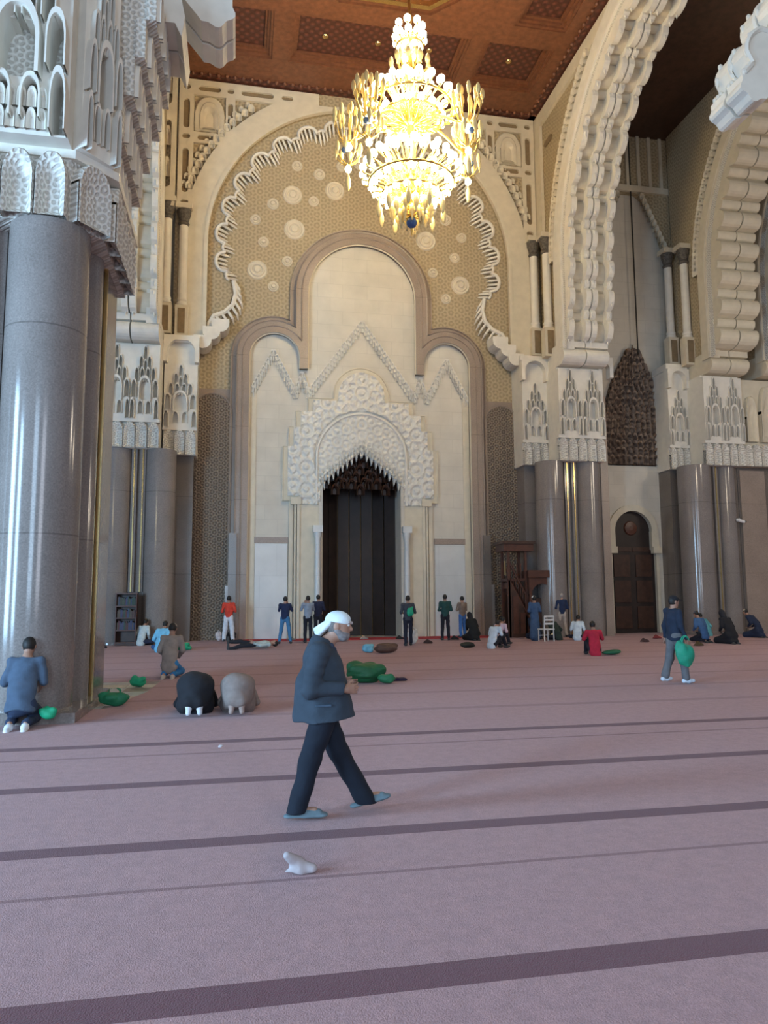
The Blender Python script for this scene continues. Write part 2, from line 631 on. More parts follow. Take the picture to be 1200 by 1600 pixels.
def surf_nets(D, lo, vox):
    s = D < 0
    nx, ny, nz = D.shape
    c = [s[i:nx-1+i, j:ny-1+j, k:nz-1+k] for i in (0, 1) for j in (0, 1) for k in (0, 1)]
    tot = sum(x.astype(np.int8) for x in c)
    mix = (tot > 0) & (tot < 8)
    idx = np.argwhere(mix)
    vid = -np.ones(mix.shape, dtype=np.int64)
    vid[tuple(idx.T)] = np.arange(len(idx))
    offs = [(i, j, k) for i in (0, 1) for j in (0, 1) for k in (0, 1)]
    val = np.stack([D[idx[:, 0]+o[0], idx[:, 1]+o[1], idx[:, 2]+o[2]] for o in offs], 1)
    P = np.zeros((len(idx), 3)); Cn = np.zeros(len(idx))
    for a in range(8):
        for b in range(a+1, 8):
            if sum(abs(offs[a][q]-offs[b][q]) for q in range(3)) != 1:
                continue
            va, vb = val[:, a], val[:, b]
            mk = (va < 0) != (vb < 0)
            t = np.where(mk, va/np.where(mk, va-vb, 1), 0)
            pa = np.array(offs[a]); pb = np.array(offs[b])
            P += mk[:, None]*(pa+(pb-pa)*t[:, None]); Cn += mk
    P = P/Cn[:, None]
    V = lo+(idx+P)*vox
    F = []
    for axis in range(3):
        sl0 = [slice(None)]*3; sl1 = [slice(None)]*3
        sl0[axis] = slice(0, -1); sl1[axis] = slice(1, None)
        a = s[tuple(sl0)]; b = s[tuple(sl1)]
        e = np.argwhere(a != b)
        o1, o2 = [(1, 2), (2, 0), (0, 1)][axis]
        ok = (e[:, o1] > 0) & (e[:, o2] > 0) & (e[:, o1] < D.shape[o1]-1) & (e[:, o2] < D.shape[o2]-1)
        e = e[ok]
        fl = a[tuple(e.T)]
        d1 = np.zeros(3, int); d1[o1] = 1
        d2 = np.zeros(3, int); d2[o2] = 1
        q = np.stack([vid[tuple((e-d1-d2).T)], vid[tuple((e-d2).T)], vid[tuple(e.T)], vid[tuple((e-d1).T)]], 1)
        q = np.where(fl[:, None], q, q[:, ::-1])
        F.append(q)
    return V, np.concatenate(F)
def sdf_np(prims, vox, wr=0.0, seed=0):
    return surf_nets(*sdf_arrays(prims, vox, wr, seed))
def np_mesh(name, parts, mat):
    V = np.concatenate([p[0] for p in parts])
    off = 0; Fs = []
    for v, f in parts:
        Fs.append(f+off); off += len(v)
    F = np.concatenate(Fs)
    me = bpy.data.meshes.new(name)
    me.vertices.add(len(V)); me.vertices.foreach_set('co', V.astype(np.float32).ravel())
    me.loops.add(F.size); me.loops.foreach_set('vertex_index', F.astype(np.int32).ravel())
    me.polygons.add(len(F))
    me.polygons.foreach_set('loop_start', np.arange(0, F.size, 4, dtype=np.int32))
    me.polygons.foreach_set('loop_total', np.full(len(F), 4, dtype=np.int32))
    me.polygons.foreach_set('use_smooth', [True]*len(F))
    me.materials.append(mat)
    me.update(calc_edges=True); me.validate()
    return me
def blob(name, prims, vox, mat, parent=None, wr=0.0, seed=0):
    return put(name, np_mesh(name, [sdf_np(prims, vox, wr, seed)], mat), parent)
# ================================================================== SETTING
CX = 5.2
YQ = 31.5            # recessed qibla surface
ZC = 24.1            # ceiling height
ZCAP = 7.4           # underside of the capitals

# marble floor and the carpet laid on it, cut away around the near pier
tag(MB().box(-30, 45, -16, 34, -0.30, -0.012).build('floor', MARBLE), kind='structure')
cut_p = [(-9, 11.9), (-2.95, 11.9), (-2.62, 12.45), (-2.02, 12.55), (-1.62, 14.6), (-1.55, 16.4), (-9, 16.4)]
car = MB().prism(rect(-30, 45, -16, 31.44), [cut_p], 0, 0.012, lambda u, v, w: (u, v, w-0.012)).build('carpet', CARPET)
tag(car, 'wide pink wool prayer carpet with dark plum lines across the hall floor', 'carpet')
tl = [MB().box(-.285, .285, -.285, .285, -0.012, -0.004).mesh('tile', m_) for m_ in (MARBLE, BAND, STONE)]
flo = bpy.data.objects['floor']
for i in range(6):
    for j in range(8):
        if -3.0+i*.6 > -3.1:
            inst('tile', tl[(i+j) % 2 if (i*j) % 3 else 2], flo, (-3.0+i*.3*2, 12.0+j*.6, 0))
# red runner along the foot of the mihrab wall
tag(MB().box(-0.2, 10.6, 29.6, 31.3, 0, 0.015).build('red_runner', RED), 'narrow red carpet runner along the foot of the mihrab wall', 'carpet')

# backing wall of the qibla side
bw = MB().prism(rect(-14, 34, -0.3, 25), [rect(2.9, 7.5, -0.3, 8.4), rect(16.75, 18.98, -0.3, 6.0)], 0, 0.5, lambda u, v, w: (u, YQ+0.02+w, v))
tag(bw.build('wall_qibla', STONE), kind='structure')
tag(MB().box(-14, 34, 33.4, 33.7, 0, 25).build('wall_rear', RECESS), kind='structure')

# ---- front spandrel plane of the nave: smooth stilted arch ring
YF = 30.9
AR = 6.75
AZ = 16.7
def big_arch(r, zb, n=40):
    return [(CX+r, zb)]+arc(CX, AZ, r, 0, 180, n)+[(CX-r, zb)]
ring = MB()
outer = [(CX+8.25, 12.3), (CX+8.25, ZC+0.4), (CX-8.05, ZC+0.4), (CX-8.05, 12.3)]
ring.prism(outer, [], 0, 0.01, FY(YF)) if False else None
poly = [(CX+8.25, 12.3), (CX+8.25, ZC+0.4), (CX-8.05, ZC+0.4), (CX-8.05, 12.3)]+big_arch(AR, 12.3)[::-1]
nave_front = thing('nave_arch_wall', 'tall pale arch wall framing the mihrab bay under the wooden ceiling', 'arch', (0, 0, 0))
MB().prism(poly, [], 0, 0.55, lambda u, v, w: (u, YF+w, v)).build('spandrel', CARVE_T, nave_front)
# smooth ring
rg = [p for p in big_arch(7.7, 12.3, 60) if p[1] < ZC-0.4]
top = [p for p in rg]
lo_ring = big_arch(AR-0.02, 12.3, 60)
def ring_poly(ro, ri, zb, zt, n=60):
    o_ = [(x, min(z, zt)) for x, z in big_arch(ro, zb, n)]
    i_ = big_arch(ri, zb, n)
    return o_+i_[::-1]
MB().prism(ring_poly(7.72, AR-0.02, 12.3, 23.45), [], 0, 0.14, FY(YF)).build('smooth_ring', CREAM, nave_front)
MB().prism(ring_poly(AR+0.10, AR-0.06, 12.3, 30), [], 0, 0.19, FY(YF)).build('ring_edge', CREAM, nave_front)
# frames with dark oblong recesses
for sgn in (-1, 1):
    e = CX+8.12*sgn if sgn > 0 else CX-8.0
    f_ = lambda a, b: (min(e-sgn*a, e-sgn*b), max(e-sgn*a, e-sgn*b))
    def strip(a, b, z0, z1, holes):
        x0, x1 = f_(a, b)
        hs = [oblong(e-sgn*hx, hz, hw, hh) for hx, hz, hw, hh in holes]
        MB().prism(rect(x0, x1, z0, z1), hs, 0.02, 0.13, FY(YF)).build('frame_strip', CREAM, nave_front, False)
        for h_ in hs:
            MB().prism(h_, [], 0.02, 0.035, FY(YF)).build('oblong_recess', RECESS, nave_front)
    strip(0.0, 0.62, 18.0, 23.3, [(0.31, 18.35, .34, .22), (0.31, 19.8, .26, 2.0), (0.31, 21.35, .34, .22), (0.31, 22.4, .26, 1.35)])
    strip(0.0, 6.0, 23.3, 24.0, [(0.31, 23.62, .3, .22), (1.25, 23.62, .95, .24), (2.15, 23.62, .3, .22), (3.3, 23.62, 1.4, .24), (4.6, 23.62, .5, .2)])
    strip(0.62, 2.35, 21.1, 21.6, [(1.25, 21.35, .95, .24), (2.1, 21.35, .3, .22)])
    strip(1.95, 2.35, 21.6, 23.3, [(2.15, 22.45, .22, 1.2)])
    inst('niche_frame', CELL_C, nave_front, (e-sgn*1.27, YF, 21.62), (1.25, 0.16, 1.62))
    inst('niche_frame', CELL_C, nave_front, (e-sgn*1.27, YF-0.05, 21.75), (0.8, 0.14, 1.25))
    # stepped border of little cells following the ring
    for i in range(27):
        a = R(17+i*2.6)
        r_ = 7.86
        x = CX+sgn*r_*math.cos(a); z = AZ+r_*math.sin(a)
        if z < 23.0:
            inst('border_cell', CELL_C, nave_front, (x, YF, z-0.05), (0.3, 0.2, 0.36))
            inst('border_cell', CELL_C, nave_front, (x+sgn*0.24*math.cos(a), YF, z+0.24*math.sin(a)), (0.22, 0.12, 0.28))

# ---- recessed lobed arch of carved tan stucco behind the ring
lob = [(9.2, 0.42), (3.6, 0.10)]*17
lobe_arch = thing('lobed_arch', 'scalloped carved tan arch set inside the pale mihrab bay arch', 'arch')
A0, A1 = -14.5, 194.5
RL = 5.95
curve = lobed(CX, AZ, RL, A0, A1, [(3.6, .1)]+lob)
low = [(CX+6.75, 12.4), (CX+6.5, 13.0), (CX+5.9, 13.7), (CX+5.62, 14.6)]
lowL = [(2*CX-x, z) for x, z in low][::-1]
poly = [(CX+6.9, 12.4)]+arc(CX, AZ, 6.9, 0, 180, 50)+[(CX-6.9, 12.4)]+lowL[::-1]+curve[::-1]+low[::-1]
MB().prism(poly, [], 0, 0.35, lambda u, v, w: (u, 31.12+w, v)).build('scalloped_layer', CARVE_T, lobe_arch)
an = A0
lobs = [(3.6, .1)]+lob
tot = sum(l[0] for l in lobs)
for sh, amp in lobs:
    da = (A1-A0)*sh/tot
    pts = []
    for i in range(11):
        t = i/10
        rr = RL+0.02+amp*math.sqrt(max(0, 1-(2*t-1)**2))
        a = R(an+da*t)
        pts.append((CX+rr*math.cos(a), 31.06, AZ+rr*math.sin(a)))
    b = MB().tube(pts, 0.075 if amp > .2 else 0.06, 6)
    # fluting inside the scallop
    nf = 5 if amp > 0.2 else 2
    for j in range(nf):
        t = (j+0.5)/nf
        a = R(an+da*t)
        rr = RL+amp*math.sqrt(max(0, 1-(2*t-1)**2))
        b.tube([(CX+rr*math.cos(a), 31.12, AZ+rr*math.sin(a)), (CX+(rr-0.28)*math.cos(a), 31.3, AZ+(rr-0.28)*math.sin(a)), (CX+(rr-0.45)*math.cos(a), 31.45, AZ+(rr-0.45)*math.sin(a))], [0.05, 0.06, 0.02], 5)
    b.build('scallop', WHITE, lobe_arch, True)
    an += da
for sgn in (-1, 1):
    b = MB()
    pts = [(CX+sgn*(x-CX), 31.04, z) for x, z in [(CX+5.6, 15.15), (CX+5.5, 14.6), (CX+5.62, 14.1), (CX+5.95, 13.75), (CX+6.4, 13.55), (CX+6.6, 13.2), (CX+6.6, 12.9)]]
    b.tube(pts, 0.10, 6)
    for i in range(12):
        t = i/11
        k = min(5, int(t*6)); q = t*6-k
        p = Vector(pts[k]).lerp(Vector(pts[k+1]), q)
        b.tube([p, p+Vector((-sgn*0.25, 0.05, -0.35)), p+Vector((-sgn*0.30, 0.3, -0.5))], [0.07, 0.06, 0.03], 5)
    b.build('curled_fringe', WHITE, lobe_arch, True)
    # stepped barrel springer
    for j, (u0_, z0_) in enumerate(((6.1, 13.0), (6.45, 12.65), (6.8, 12.25))):
        pr = arc(0, 0, 0.36, 180, 360, 8)+[(0.36, 0.2), (-0.36, 0.2)]
        MB().prism([(p[0], p[1]) for p in pr], [], 0.013*j, 0.8+0.02*j, (lambda uu, zz: lambda u, v, w: (CX+sgn*(uu+u), 31.2-w, zz+v))(u0_, z0_)).build('springer_barrel', WHITE, lobe_arch, False)

# ---- carved tan panel with rosettes
pan = thing('carved_panel', 'tan carved stucco panel with round rosettes above the mihrab mouldings', 'panel')
MB().prism([(CX-7.0, 10.5), (CX+7.0, 10.5), (CX+7.0, AZ)]+arc(CX, AZ, 7.0, 0, 180, 40), [], -0.02, 0.06, FY(YQ)).build('panel_field', CARVE_T, pan)
MB().prism(rect(CX-7.4, CX+7.3, 0, 10.5), [rect(3.3, 7.0, 0.001, 8.3)], 0, 0.05, FY(YQ)).build('panel_base', BAND, pan)
ros = MB().lathe([(0.0, .09), (.14, .10), (.17, .04), (.22, .02), (.26, .085), (.32, .085), (.36, .02), (.42, .02), (.46, .06), (.5, .0)], seg=20).mesh('rosette', CREAM, True, 40)
for (x, z, s) in [(-3.0, 17.9, .95), (-3.95, 19.0, .55), (-4.35, 17.2, .5), (-3.1, 19.5, .9), (-2.15, 19.3, .5), (-1.2, 19.9, .9), (-1.9, 20.6, .55), (-.9, 21.1, .5), (-4.6, 15.9, .9), (-3.9, 15.2, .5), (-4.7, 18.2, .5), (-3.3, 16.4, .5), (0, 21.4, .8), (-2.9, 20.9, .5)]:
    for sg in (1, -1):
        if sg == -1 and abs(x) < .2: continue
        inst('rosette', ros, pan, (CX+sg*x, YQ-0.05, z), (s*1.0, s*1.0, 1), rot=(PI/2, 0, 0))

# ---- trefoil moulding of the mihrab bay
def trefoil(d, zb=0.0):
    """outline of the bay opening grown outwards by d"""
    r1 = 1.07+d; c1 = 3.81; z1 = 11.95
    r2 = 2.40+d; z2 = 14.92
    left = [(CX-c1-r1, zb)]+arc(CX-c1, z1, r1, 180, 180-math.degrees(math.acos(max(-1, min(1, -(c1-r2)/r1*-1)))) if False else 90, 14)
    ov = c1-r2          # distance from side-arch axis to the centre leg's outer face
    if ov < r1:
        aa = math.degrees(math.acos(ov/r1))
        left = [(CX-c1-r1, zb)]+arc(CX-c1, z1, r1, 180, aa, 26)
        if d < 0.15:
            pass
    else:
        left = [(CX-c1-r1, zb)]+arc(CX-c1, z1, r1, 180, 0, 26)
    return left, r2, z2
inner = [(CX-4.88, 0)]+arc(CX-3.81, 11.95, 1.07, 180, 0, 26)+[(CX-2.74, 11.5), (CX-2.40, 11.5)]+arc(CX, 14.92, 2.40, 180, 0, 36)+[(CX+2.40, 11.5), (CX+2.74, 11.5)]+arc(CX+3.81, 11.95, 1.07, 180, 0, 26)+[(CX+4.88, 0)]
def outer_tre(d):
    l, r2, z2 = trefoil(d)
    a = l+arc(CX, z2, r2, 180, 0, 36)
    rr = [(2*CX-x, z) for x, z in l][::-1]
    return a+rr
mould = thing('trefoil_moulding', 'rose-brown granite trefoil moulding of three joined arches around the mihrab', 'moulding')
inset = lambda k: [(x, z) for x, z in inner]
MB().prism(outer_tre(0.76)+inner[::-1], [], 0, 0.16, FY(YQ)).build('outer_band', BAND, mould, False)
MB().prism(outer_tre(0.56)+inner[::-1], [], 0, 0.40, FY(YQ)).build('raised_band', BAND, mould, False)
MB().prism(outer_tre(0.24)+inner[::-1], [], 0, 0.30, FY(YQ)).build('inner_band', BAND, mould, False)
for dd, ww in ((0.76, .2), (0.52, .42), (0.28, .41)):
    MB().tube([(x, YQ-ww, z) for x, z in outer_tre(dd)], 0.035, 5).build('bead', BAND, mould, True)
MB().tube([(x, YQ-0.30, z) for x, z in inner], 0.05, 5).build('pale_bead', CREAM, mould, True)
for sg in (-1, 1):
    for (a, b_, c, mt) in ((5.30, 5.62, 4.35, GRAN_D), (5.62, 5.74, 2.2, GRAN)):
        xs = sorted((CX+sg*a, CX+sg*b_))
        MB().box(xs[0], xs[1], YQ-0.55, YQ-0.02, 0, c).build('plinth', mt, mould)
# pale surface inside the trefoil
bay = thing('mihrab_bay', 'smooth pale stone wall inside the trefoil moulding with white marble dado', 'wall panel')
hole = [(CX-1.86, -0.01), (CX-1.86, 7.0), (CX, 8.0), (CX+1.62, 7.0), (CX+1.62, -0.01)]
MB().prism([(x, z) for x, z in inner], [rect(CX-1.84, CX+1.76, 0.001, 8.15)], 0.0, 0.09, FY(YQ)).build('stone_field', STONE, bay)
for sg in (-1, 1):
    xs = sorted((CX+sg*3.2, CX+sg*4.55))
    MB().box(xs[0], xs[1], YQ-0.16, YQ-0.09, 0, 3.95).build('marble_dado', MARBLE, bay)
    MB().box(xs[0]-0.03, xs[1]+0.03, YQ-0.17, YQ-0.09, 3.97, 4.22).build('dado_band', BAND, bay)
    xs = sorted((CX+sg*4.56, CX+sg*4.84))
    MB().box(xs[0], xs[1], YQ-0.15, YQ-0.09, 0, 10.6).build('edge_shade_strip', CREAM, bay)  # cream strip puts the shading along the bay's edge into colour

# ---- zigzag borders
zz = thing('zigzag_border', 'white carved zigzag border with peaks across the pale mihrab wall', 'border')
pk = [(0.40, 10.58), (1.33, 12.38), (2.30, 10.61), (2.56, 11.48), (2.84, 10.62), (CX, 13.9)]
pk = pk+[(2*CX-x, z) for x, z in pk[:-1]][::-1]
zc = cell_mesh('zigzag_cell', WHITE, 0.4, 0.16)
for (x0, z0), (x1, z1) in zip(pk, pk[1:]):
    L_ = math.hypot(x1-x0, z1-z0)
    n = max(2, int(L_/0.20))
    for i in range(n):
        t = (i+0.5)/n
        for kk, dz in ((0, 0), (1, -0.22)):
            inst('zigzag_cell', zc, zz, (x0+(x1-x0)*t, YQ-0.09, z0+(z1-z0)*t-0.26+dz), (0.17, 0.13-0.04*kk, 0.30))

# ---- mihrab portal
mih = thing('mihrab', 'arched mihrab niche with white carved stepped surround and dark wooden interior', 'mihrab')
DX = CX+0.0
dl, dr = 3.34-0.02, 6.98
dcx = 5.16
# relief surface of arabesque carving
def relief(name, inside, x0, x1, z0, z1, st, base, amp, lam, mat, parent, y):
    nx = int((x1-x0)/st)+1; nz = int((z1-z0)/st)+1
    X, Z = np.meshgrid(x0+st*np.arange(nx), z0+st*np.arange(nz), indexing='ij')
    h = np.zeros_like(X)
    for i in range(5):
        a = PI*i/5
        h += np.cos(2*PI/lam*((X-dcx)*math.cos(a)+(Z-8)*math.sin(a)))
    h = np.clip(h*0.6+0.2, -0.6, 1.0)
    h2 = np.cos(2*PI*X/(lam*0.45))*np.cos(2*PI*Z/(lam*0.45))
    H = base+amp*h+amp*0.35*h2
    ok = inside(X, Z)
    q = ok[:-1, :-1] & ok[1:, :-1] & ok[:-1, 1:] & ok[1:, 1:]
    ids = np.arange(nx*nz).reshape(nx, nz)
    ij = np.argwhere(q)
    F = np.stack([ids[ij[:, 0], ij[:, 1]], ids[ij[:, 0]+1, ij[:, 1]], ids[ij[:, 0]+1, ij[:, 1]+1], ids[ij[:, 0], ij[:, 1]+1]], 1)
    V = np.stack([X.ravel(), y-H.ravel(), Z.ravel()], 1)
    us = np.unique(F); mp_ = -np.ones(len(V), int); mp_[us] = np.arange(len(us))
    me = np_mesh(name, [(V[us], mp_[F])], mat)
    return put(name, me, parent)
steps = [(1.85, 5.95, 8.15), (2.08, 8.15, 9.0), (2.42, 9.0, 9.75), (3.25, 9.75, 10.45)]
def step_outline(gr=0.0):
    l = [(3.2-gr*0, 5.55), (2.45-gr, 5.55), (2.45-gr, 5.95-gr)]
    l = [(2.50-gr, 5.60-gr), (2.50-gr, 5.97-gr), (1.98-gr, 5.97-gr), (1.98-gr, 8.10), (2.22-gr, 8.10), (2.22-gr, 8.95), (2.52-gr, 8.95), (2.52-gr, 9.65), (3.05-gr, 9.65), (3.05-gr, 10.15+gr*.5), (3.75-gr*0.3, 10.15+gr*.5)]
    # upper bump
    return l
def full_outline(gr):
    l = step_outline(gr)
    rb = 1.02+gr
    l2 = l+[(dcx-rb, 10.15+gr*.5)]+arc(dcx, 10.45, rb, 180, 90, 10)
    r2 = [(2*dcx-x, z) for x, z in l2][::-1]
    return l2+r2[1:]
open_pts = []
# jagged pointed opening
nst = 9
for i in range(nst+1):
    t = i/nst
    x = 3.36+(dcx-3.36)*t; z = 6.4+1.55*(t**0.85)
    open_pts.append((x, z))
jag = []
for i, (x, z) in enumerate(open_pts):
    if i:
        jag.append((x-0.10, open_pts[i-1][1]+0.10))
        jag.append((x-0.02, open_pts[i-1][1]-0.14))
    jag.append((x, z) if i == 0 else (x+0.02, z-0.02))
rj = [(2*dcx-x, z) for x, z in jag][::-1]
opening = [(3.36, 5.0)]+jag[:-1]+[(dcx, 8.0)]+rj[1:]+[(2*dcx-3.36, 5.0)]
def pip(poly, X, Z):
    c = np.zeros(X.shape, bool)
    P = poly; n = len(P)
    for i in range(n):
        x1, z1 = P[i]; x2, z2 = P[(i+1) % n]
        k = ((z1 > Z) != (z2 > Z))
        with np.errstate(divide='ignore', invalid='ignore'):
            xs = x1+(Z-z1)*(x2-x1)/(z2-z1 if z2 != z1 else 1e-9)
        c ^= k & (xs > X)
    return c
fo = full_outline(0.0)
outl = fo+[(2*dcx-2.50, 5.60)]+[(2*dcx-3.36, 5.60)]+[(2*dcx-3.36, 6.3)]
body_poly = fo+[(2*dcx-3.36, 5.60)]+opening[1:-1][::-1]+[(3.36, 5.60)]
MB().prism(body_poly, [], 0.0, 0.20, FY(YQ-0.05)).build('surround_body', WHITE, mih)
trim_o = full_outline(0.22)
MB().prism(trim_o+fo[::-1], [], 0.0, 0.16, FY(YQ-0.05)).build('cream_border', CREAM, mih)
MB().tube([(x, YQ-0.22, z) for x, z in full_outline(0.2)], 0.03, 5).build('border_bead', CREAM, mih, True)
RI = 1.95
relief('carved_surround', lambda X, Z: pip(body_poly, X, Z) & (np.hypot(X-dcx, Z-7.65) > RI+0.12) | (pip(body_poly, X, Z) & (Z < 7.65) & (np.abs(X-dcx) > RI+0.12)),
       1.9, 8.5, 5.5, 11.6, 0.032, 0.26, 0.062, 0.30, WHITE, mih, YQ-0.05)
relief('carved_tympanum', lambda X, Z: pip(body_poly, X, Z) & (((np.hypot(X-dcx, Z-7.65) < RI-0.05) & (Z >= 7.65)) | ((Z < 7.65) & (np.abs(X-dcx) < RI-0.05))),
       3.2, 7.2, 5.6, 9.8, 0.032, 0.24, 0.050, 0.22, WHITE, mih, YQ-0.05)
ai = [(dcx-RI, 5.6), (dcx-RI, 7.65)]+arc(dcx, 7.65, RI, 180, 0, 24)+[(dcx+RI, 5.6)]
MB().tube([(x, YQ-0.30, z) for x, z in ai], 0.07, 6).build('arch_moulding', WHITE, mih, True)
# stalactite cells along the jagged edge
mc = cell_mesh('stalactite', WHITE, 0.5, 0.14)
for i in range(14):
    t = (i+0.5)/14
    for sg in (-1, 1):
        x = dcx+sg*(1.80*(1-t)); z = 6.4+1.6*t**0.85
        for k in range(3):
            inst('stalactite', mc, mih, (x, YQ-0.10+0.0*k, z+0.02+k*0.22), (0.15, 0.30-0.06*k, 0.26))
# jambs, white colonnettes, pilasters
for sg in (-1, 1):
    def bx(a, b_, y0, y1, z0, z1, n_, mt):
        xs = sorted((dcx+sg*a, dcx+sg*b_))
        return MB().box(xs[0], xs[1], y0, y1, z0, z1).build(n_, mt, mih)
    bx(1.86, 2.66, YQ-0.26, YQ-0.05, 0, 5.62, 'jamb_panel', CREAM)
    bx(2.66, 2.78, YQ-0.34, YQ-0.05, 0, 5.95, 'jamb_strip', CREAM)
    bx(2.82, 2.90, YQ-0.30, YQ-0.05, 0, 5.90, 'jamb_strip', CREAM)
    bx(2.95, 3.12, YQ-0.22, YQ-0.05, 0, 5.85, 'jamb_strip', CREAM)
    bx(2.62, 3.05, YQ-0.4, YQ-0.05, 5.6, 5.9, 'bracket', CREAM)
    cxn = dcx+sg*1.92
    bx(1.72, 2.12, YQ-0.62, YQ-0.26, 4.42, 4.70, 'column_capital', MARBLE)
    MB().lathe([(0.0, 0), (.19, 0), (.19, .12), (.14, .22), (.13, .3), (.12, 4.15), (.16, 4.3), (.17, 4.42), (0, 4.42)], (cxn, YQ-0.44, 0), 16).build('white_column', MARBLE, mih, True)
    bx(1.70, 1.86, YQ-0.3, YQ+1.6, 0, 6.6, 'inner_jamb', STONE)
# deep dark interior: a half-octagon
ip = [(dcx-1.72, YQ+0.3), (dcx-1.72, YQ+0.9), (dcx-0.8, YQ+1.75), (dcx+0.8, YQ+1.75), (dcx+1.72, YQ+0.9), (dcx+1.72, YQ+0.3)]
for i in range(len(ip)-1):
    (x0, y0), (x1, y1) = ip[i], ip[i+1]
    n = max(1, int(math.hypot(x1-x0, y1-y0)/0.45))
    for j in range(n):
        a, b_ = j/n, (j+1)/n
        px0, py0 = x0+(x1-x0)*(a+0.02), y0+(y1-y0)*(a+0.02)
        px1, py1 = x0+(x1-x0)*(b_-0.02), y0+(y1-y0)*(b_-0.02)
        q = MB()
        q.add([(px0, py0, 0), (px1, py1, 0), (px1, py1, 8.2), (px0, py0, 8.2), (px0, py0+.08, 0), (px1, py1+.08, 0), (px1, py1+.08, 8.2), (px0, py0+.08, 8.2)],
              [(0, 1, 2, 3), (4, 7, 6, 5), (0, 3, 7, 4), (1, 5, 6, 2), (3, 2, 6, 7), (0, 4, 5, 1)])
        q.build('wood_board', DOORM, mih)
hc = cell_mesh('dark_stalactite', WOOD, 0.5, 0.14)
for r_ in range(5):
    for i in range(9-r_):
        x = dcx+(i-(8-r_)/2)*0.37
        inst('dark_stalactite', hc, mih, (x, YQ+0.55+0.12*r_ if False else YQ+0.5, 6.35+0.32*r_-0.25*(1 if i % 3 == 1 else 0)), (0.36, 0.5-0.05*r_, 0.5))

# ---- brown lattice recesses either side
for sg, lb in ((-1, 'left'), (1, 'right')):
    cxr = CX+sg*6.38
    lp = [(cxr-0.78, 0.0)]+[(cxr-0.78, 9.5)]+arc(cxr, 9.5, 0.78, 180, 0, 20)+[(cxr+0.78, 0.0)]
    lt = thing('lattice_panel', 'tall brown carved stone lattice panel with round top, %s of the mihrab' % lb, 'panel')
    MB().prism(lp, [], 0.0, 0.14, FY(YQ-0.05)).build('lattice_field', CARVE_B, lt)
    MB().tube([(x, YQ-0.2, z) for x, z in lp], 0.04, 5).build('lattice_bead', BAND, lt, True)

# ---- ceiling
tag(MB().prism(rect(-2.85, 13.45, 14, 31.4), [], 0, 0.3, lambda u, v, w: (u, v, ZC+0.55+w)).build('ceiling', CEIL), kind='structure')
cf = thing('coffered_ceiling', 'brown carved wooden coffered ceiling over the nave', 'ceiling panel')
octr = arc(CX, 21.3, 4.35/math.cos(PI/8), -22.5, 337.5, 8)[:-1]
cofs = []
for (ya, yb) in ((26.85, 28.85), (14.0, 16.2)):
    for (xa, xb) in ((-1.95, 0.7), (2.05, 8.6), (9.85, 12.2)):
        cofs.append((xa, xb, ya, yb))
for (ya, yb) in ((18.2, 25.2),):
    for (xa, xb) in ((-1.95, -0.2), (10.75, 12.2)):
        cofs.append((xa, xb, ya, yb))
FZ = lambda z: (lambda u, v, w: (u, v, z-w))
g = 0.34
MB().prism(rect(-2.85, 13.45, 14, 31.0), [rect(a-g, b_+g, c-g, d+g) for a, b_, c, d in cofs]+[octr], 0, 0.35, FZ(ZC+0.40)).build('beam_grid', CEIL, cf)
for a, b_, c, d in cofs:
    for k in range(3):
        g0 = g-0.11*k; g1 = g-0.11*(k+1)
        MB().prism(rect(a-g0, b_+g0, c-g0, d+g0), [rect(a-g1, b_+g1, c-g1, d+g1)], 0, 0.34-0.09*k, FZ(ZC+0.45)).build('coffer_step', CEIL, cf)
    MB().box(a, b_, c, d, ZC+0.38, ZC+0.5).build('coffer_panel', CEIL_D, cf)
    nx = max(1, int((b_-a)/2.1))
    for i in range(nx):
        MB().sphere((a+(b_-a)*(i+0.5)/nx, (c+d)/2, ZC+0.36), 0.14, 10, 6, 0.5).build('boss', BRASS, cf, True)
for k in range(4):
    f0 = 1-0.045*k; f1 = 1-0.045*(k+1)
    P0 = [(CX+(x-CX)*f0, 21.3+(y-21.3)*f0) for x, y in octr]
    P1 = [(CX+(x-CX)*f1, 21.3+(y-21.3)*f1) for x, y in octr]
    MB().prism(P0, [P1], 0, 0.34-0.08*k if k != 1 else 0.4, FZ(ZC+0.5)).build('octagon_step', CEIL if k != 1 else BRASS, cf)
MB().prism([(CX+(x-CX)*.83, 21.3+(y-21.3)*.83) for x, y in octr], [], 0, 0.05, FZ(ZC+0.5)).build('octagon_panel', CEIL_D, cf)
# cornice along the qibla wall and the right wall
cn = thing('wooden_cornice', 'dark carved wooden cornice with beads where nave ceiling meets walls', 'cornice')
for k, (dy, dz) in enumerate(((0.0, 0.0), (0.25, 0.12), (0.5, 0.22))):
    MB().box(-2.85, 13.45, YF-0.35-dy, YF+0.1, ZC+dz-0.02, ZC+dz+0.16).build('cornice_step', CEIL_D if k == 0 else CEIL, cn)
    MB().box(13.45-0.35-dy, 13.5, 14, YF, ZC+dz-0.02, ZC+dz+0.16).build('cornice_step', CEIL_D if k == 0 else CEIL, cn)
    MB().box(-2.9, -2.6+dy, 14, YF, ZC+dz-0.02, ZC+dz+0.16).build('cornice_step', CEIL_D if k == 0 else CEIL, cn)
bead = MB().sphere((0, 0, 0), 0.09, 8, 5).mesh('bead', CEIL, True)
for i in range(46):
    inst('bead', bead, cn, (-2.6+i*0.355, YF-0.38, ZC+0.02))
for i in range(44):
    inst('bead', bead, cn, (13.45-0.38, 15+i*0.355, ZC+0.02))
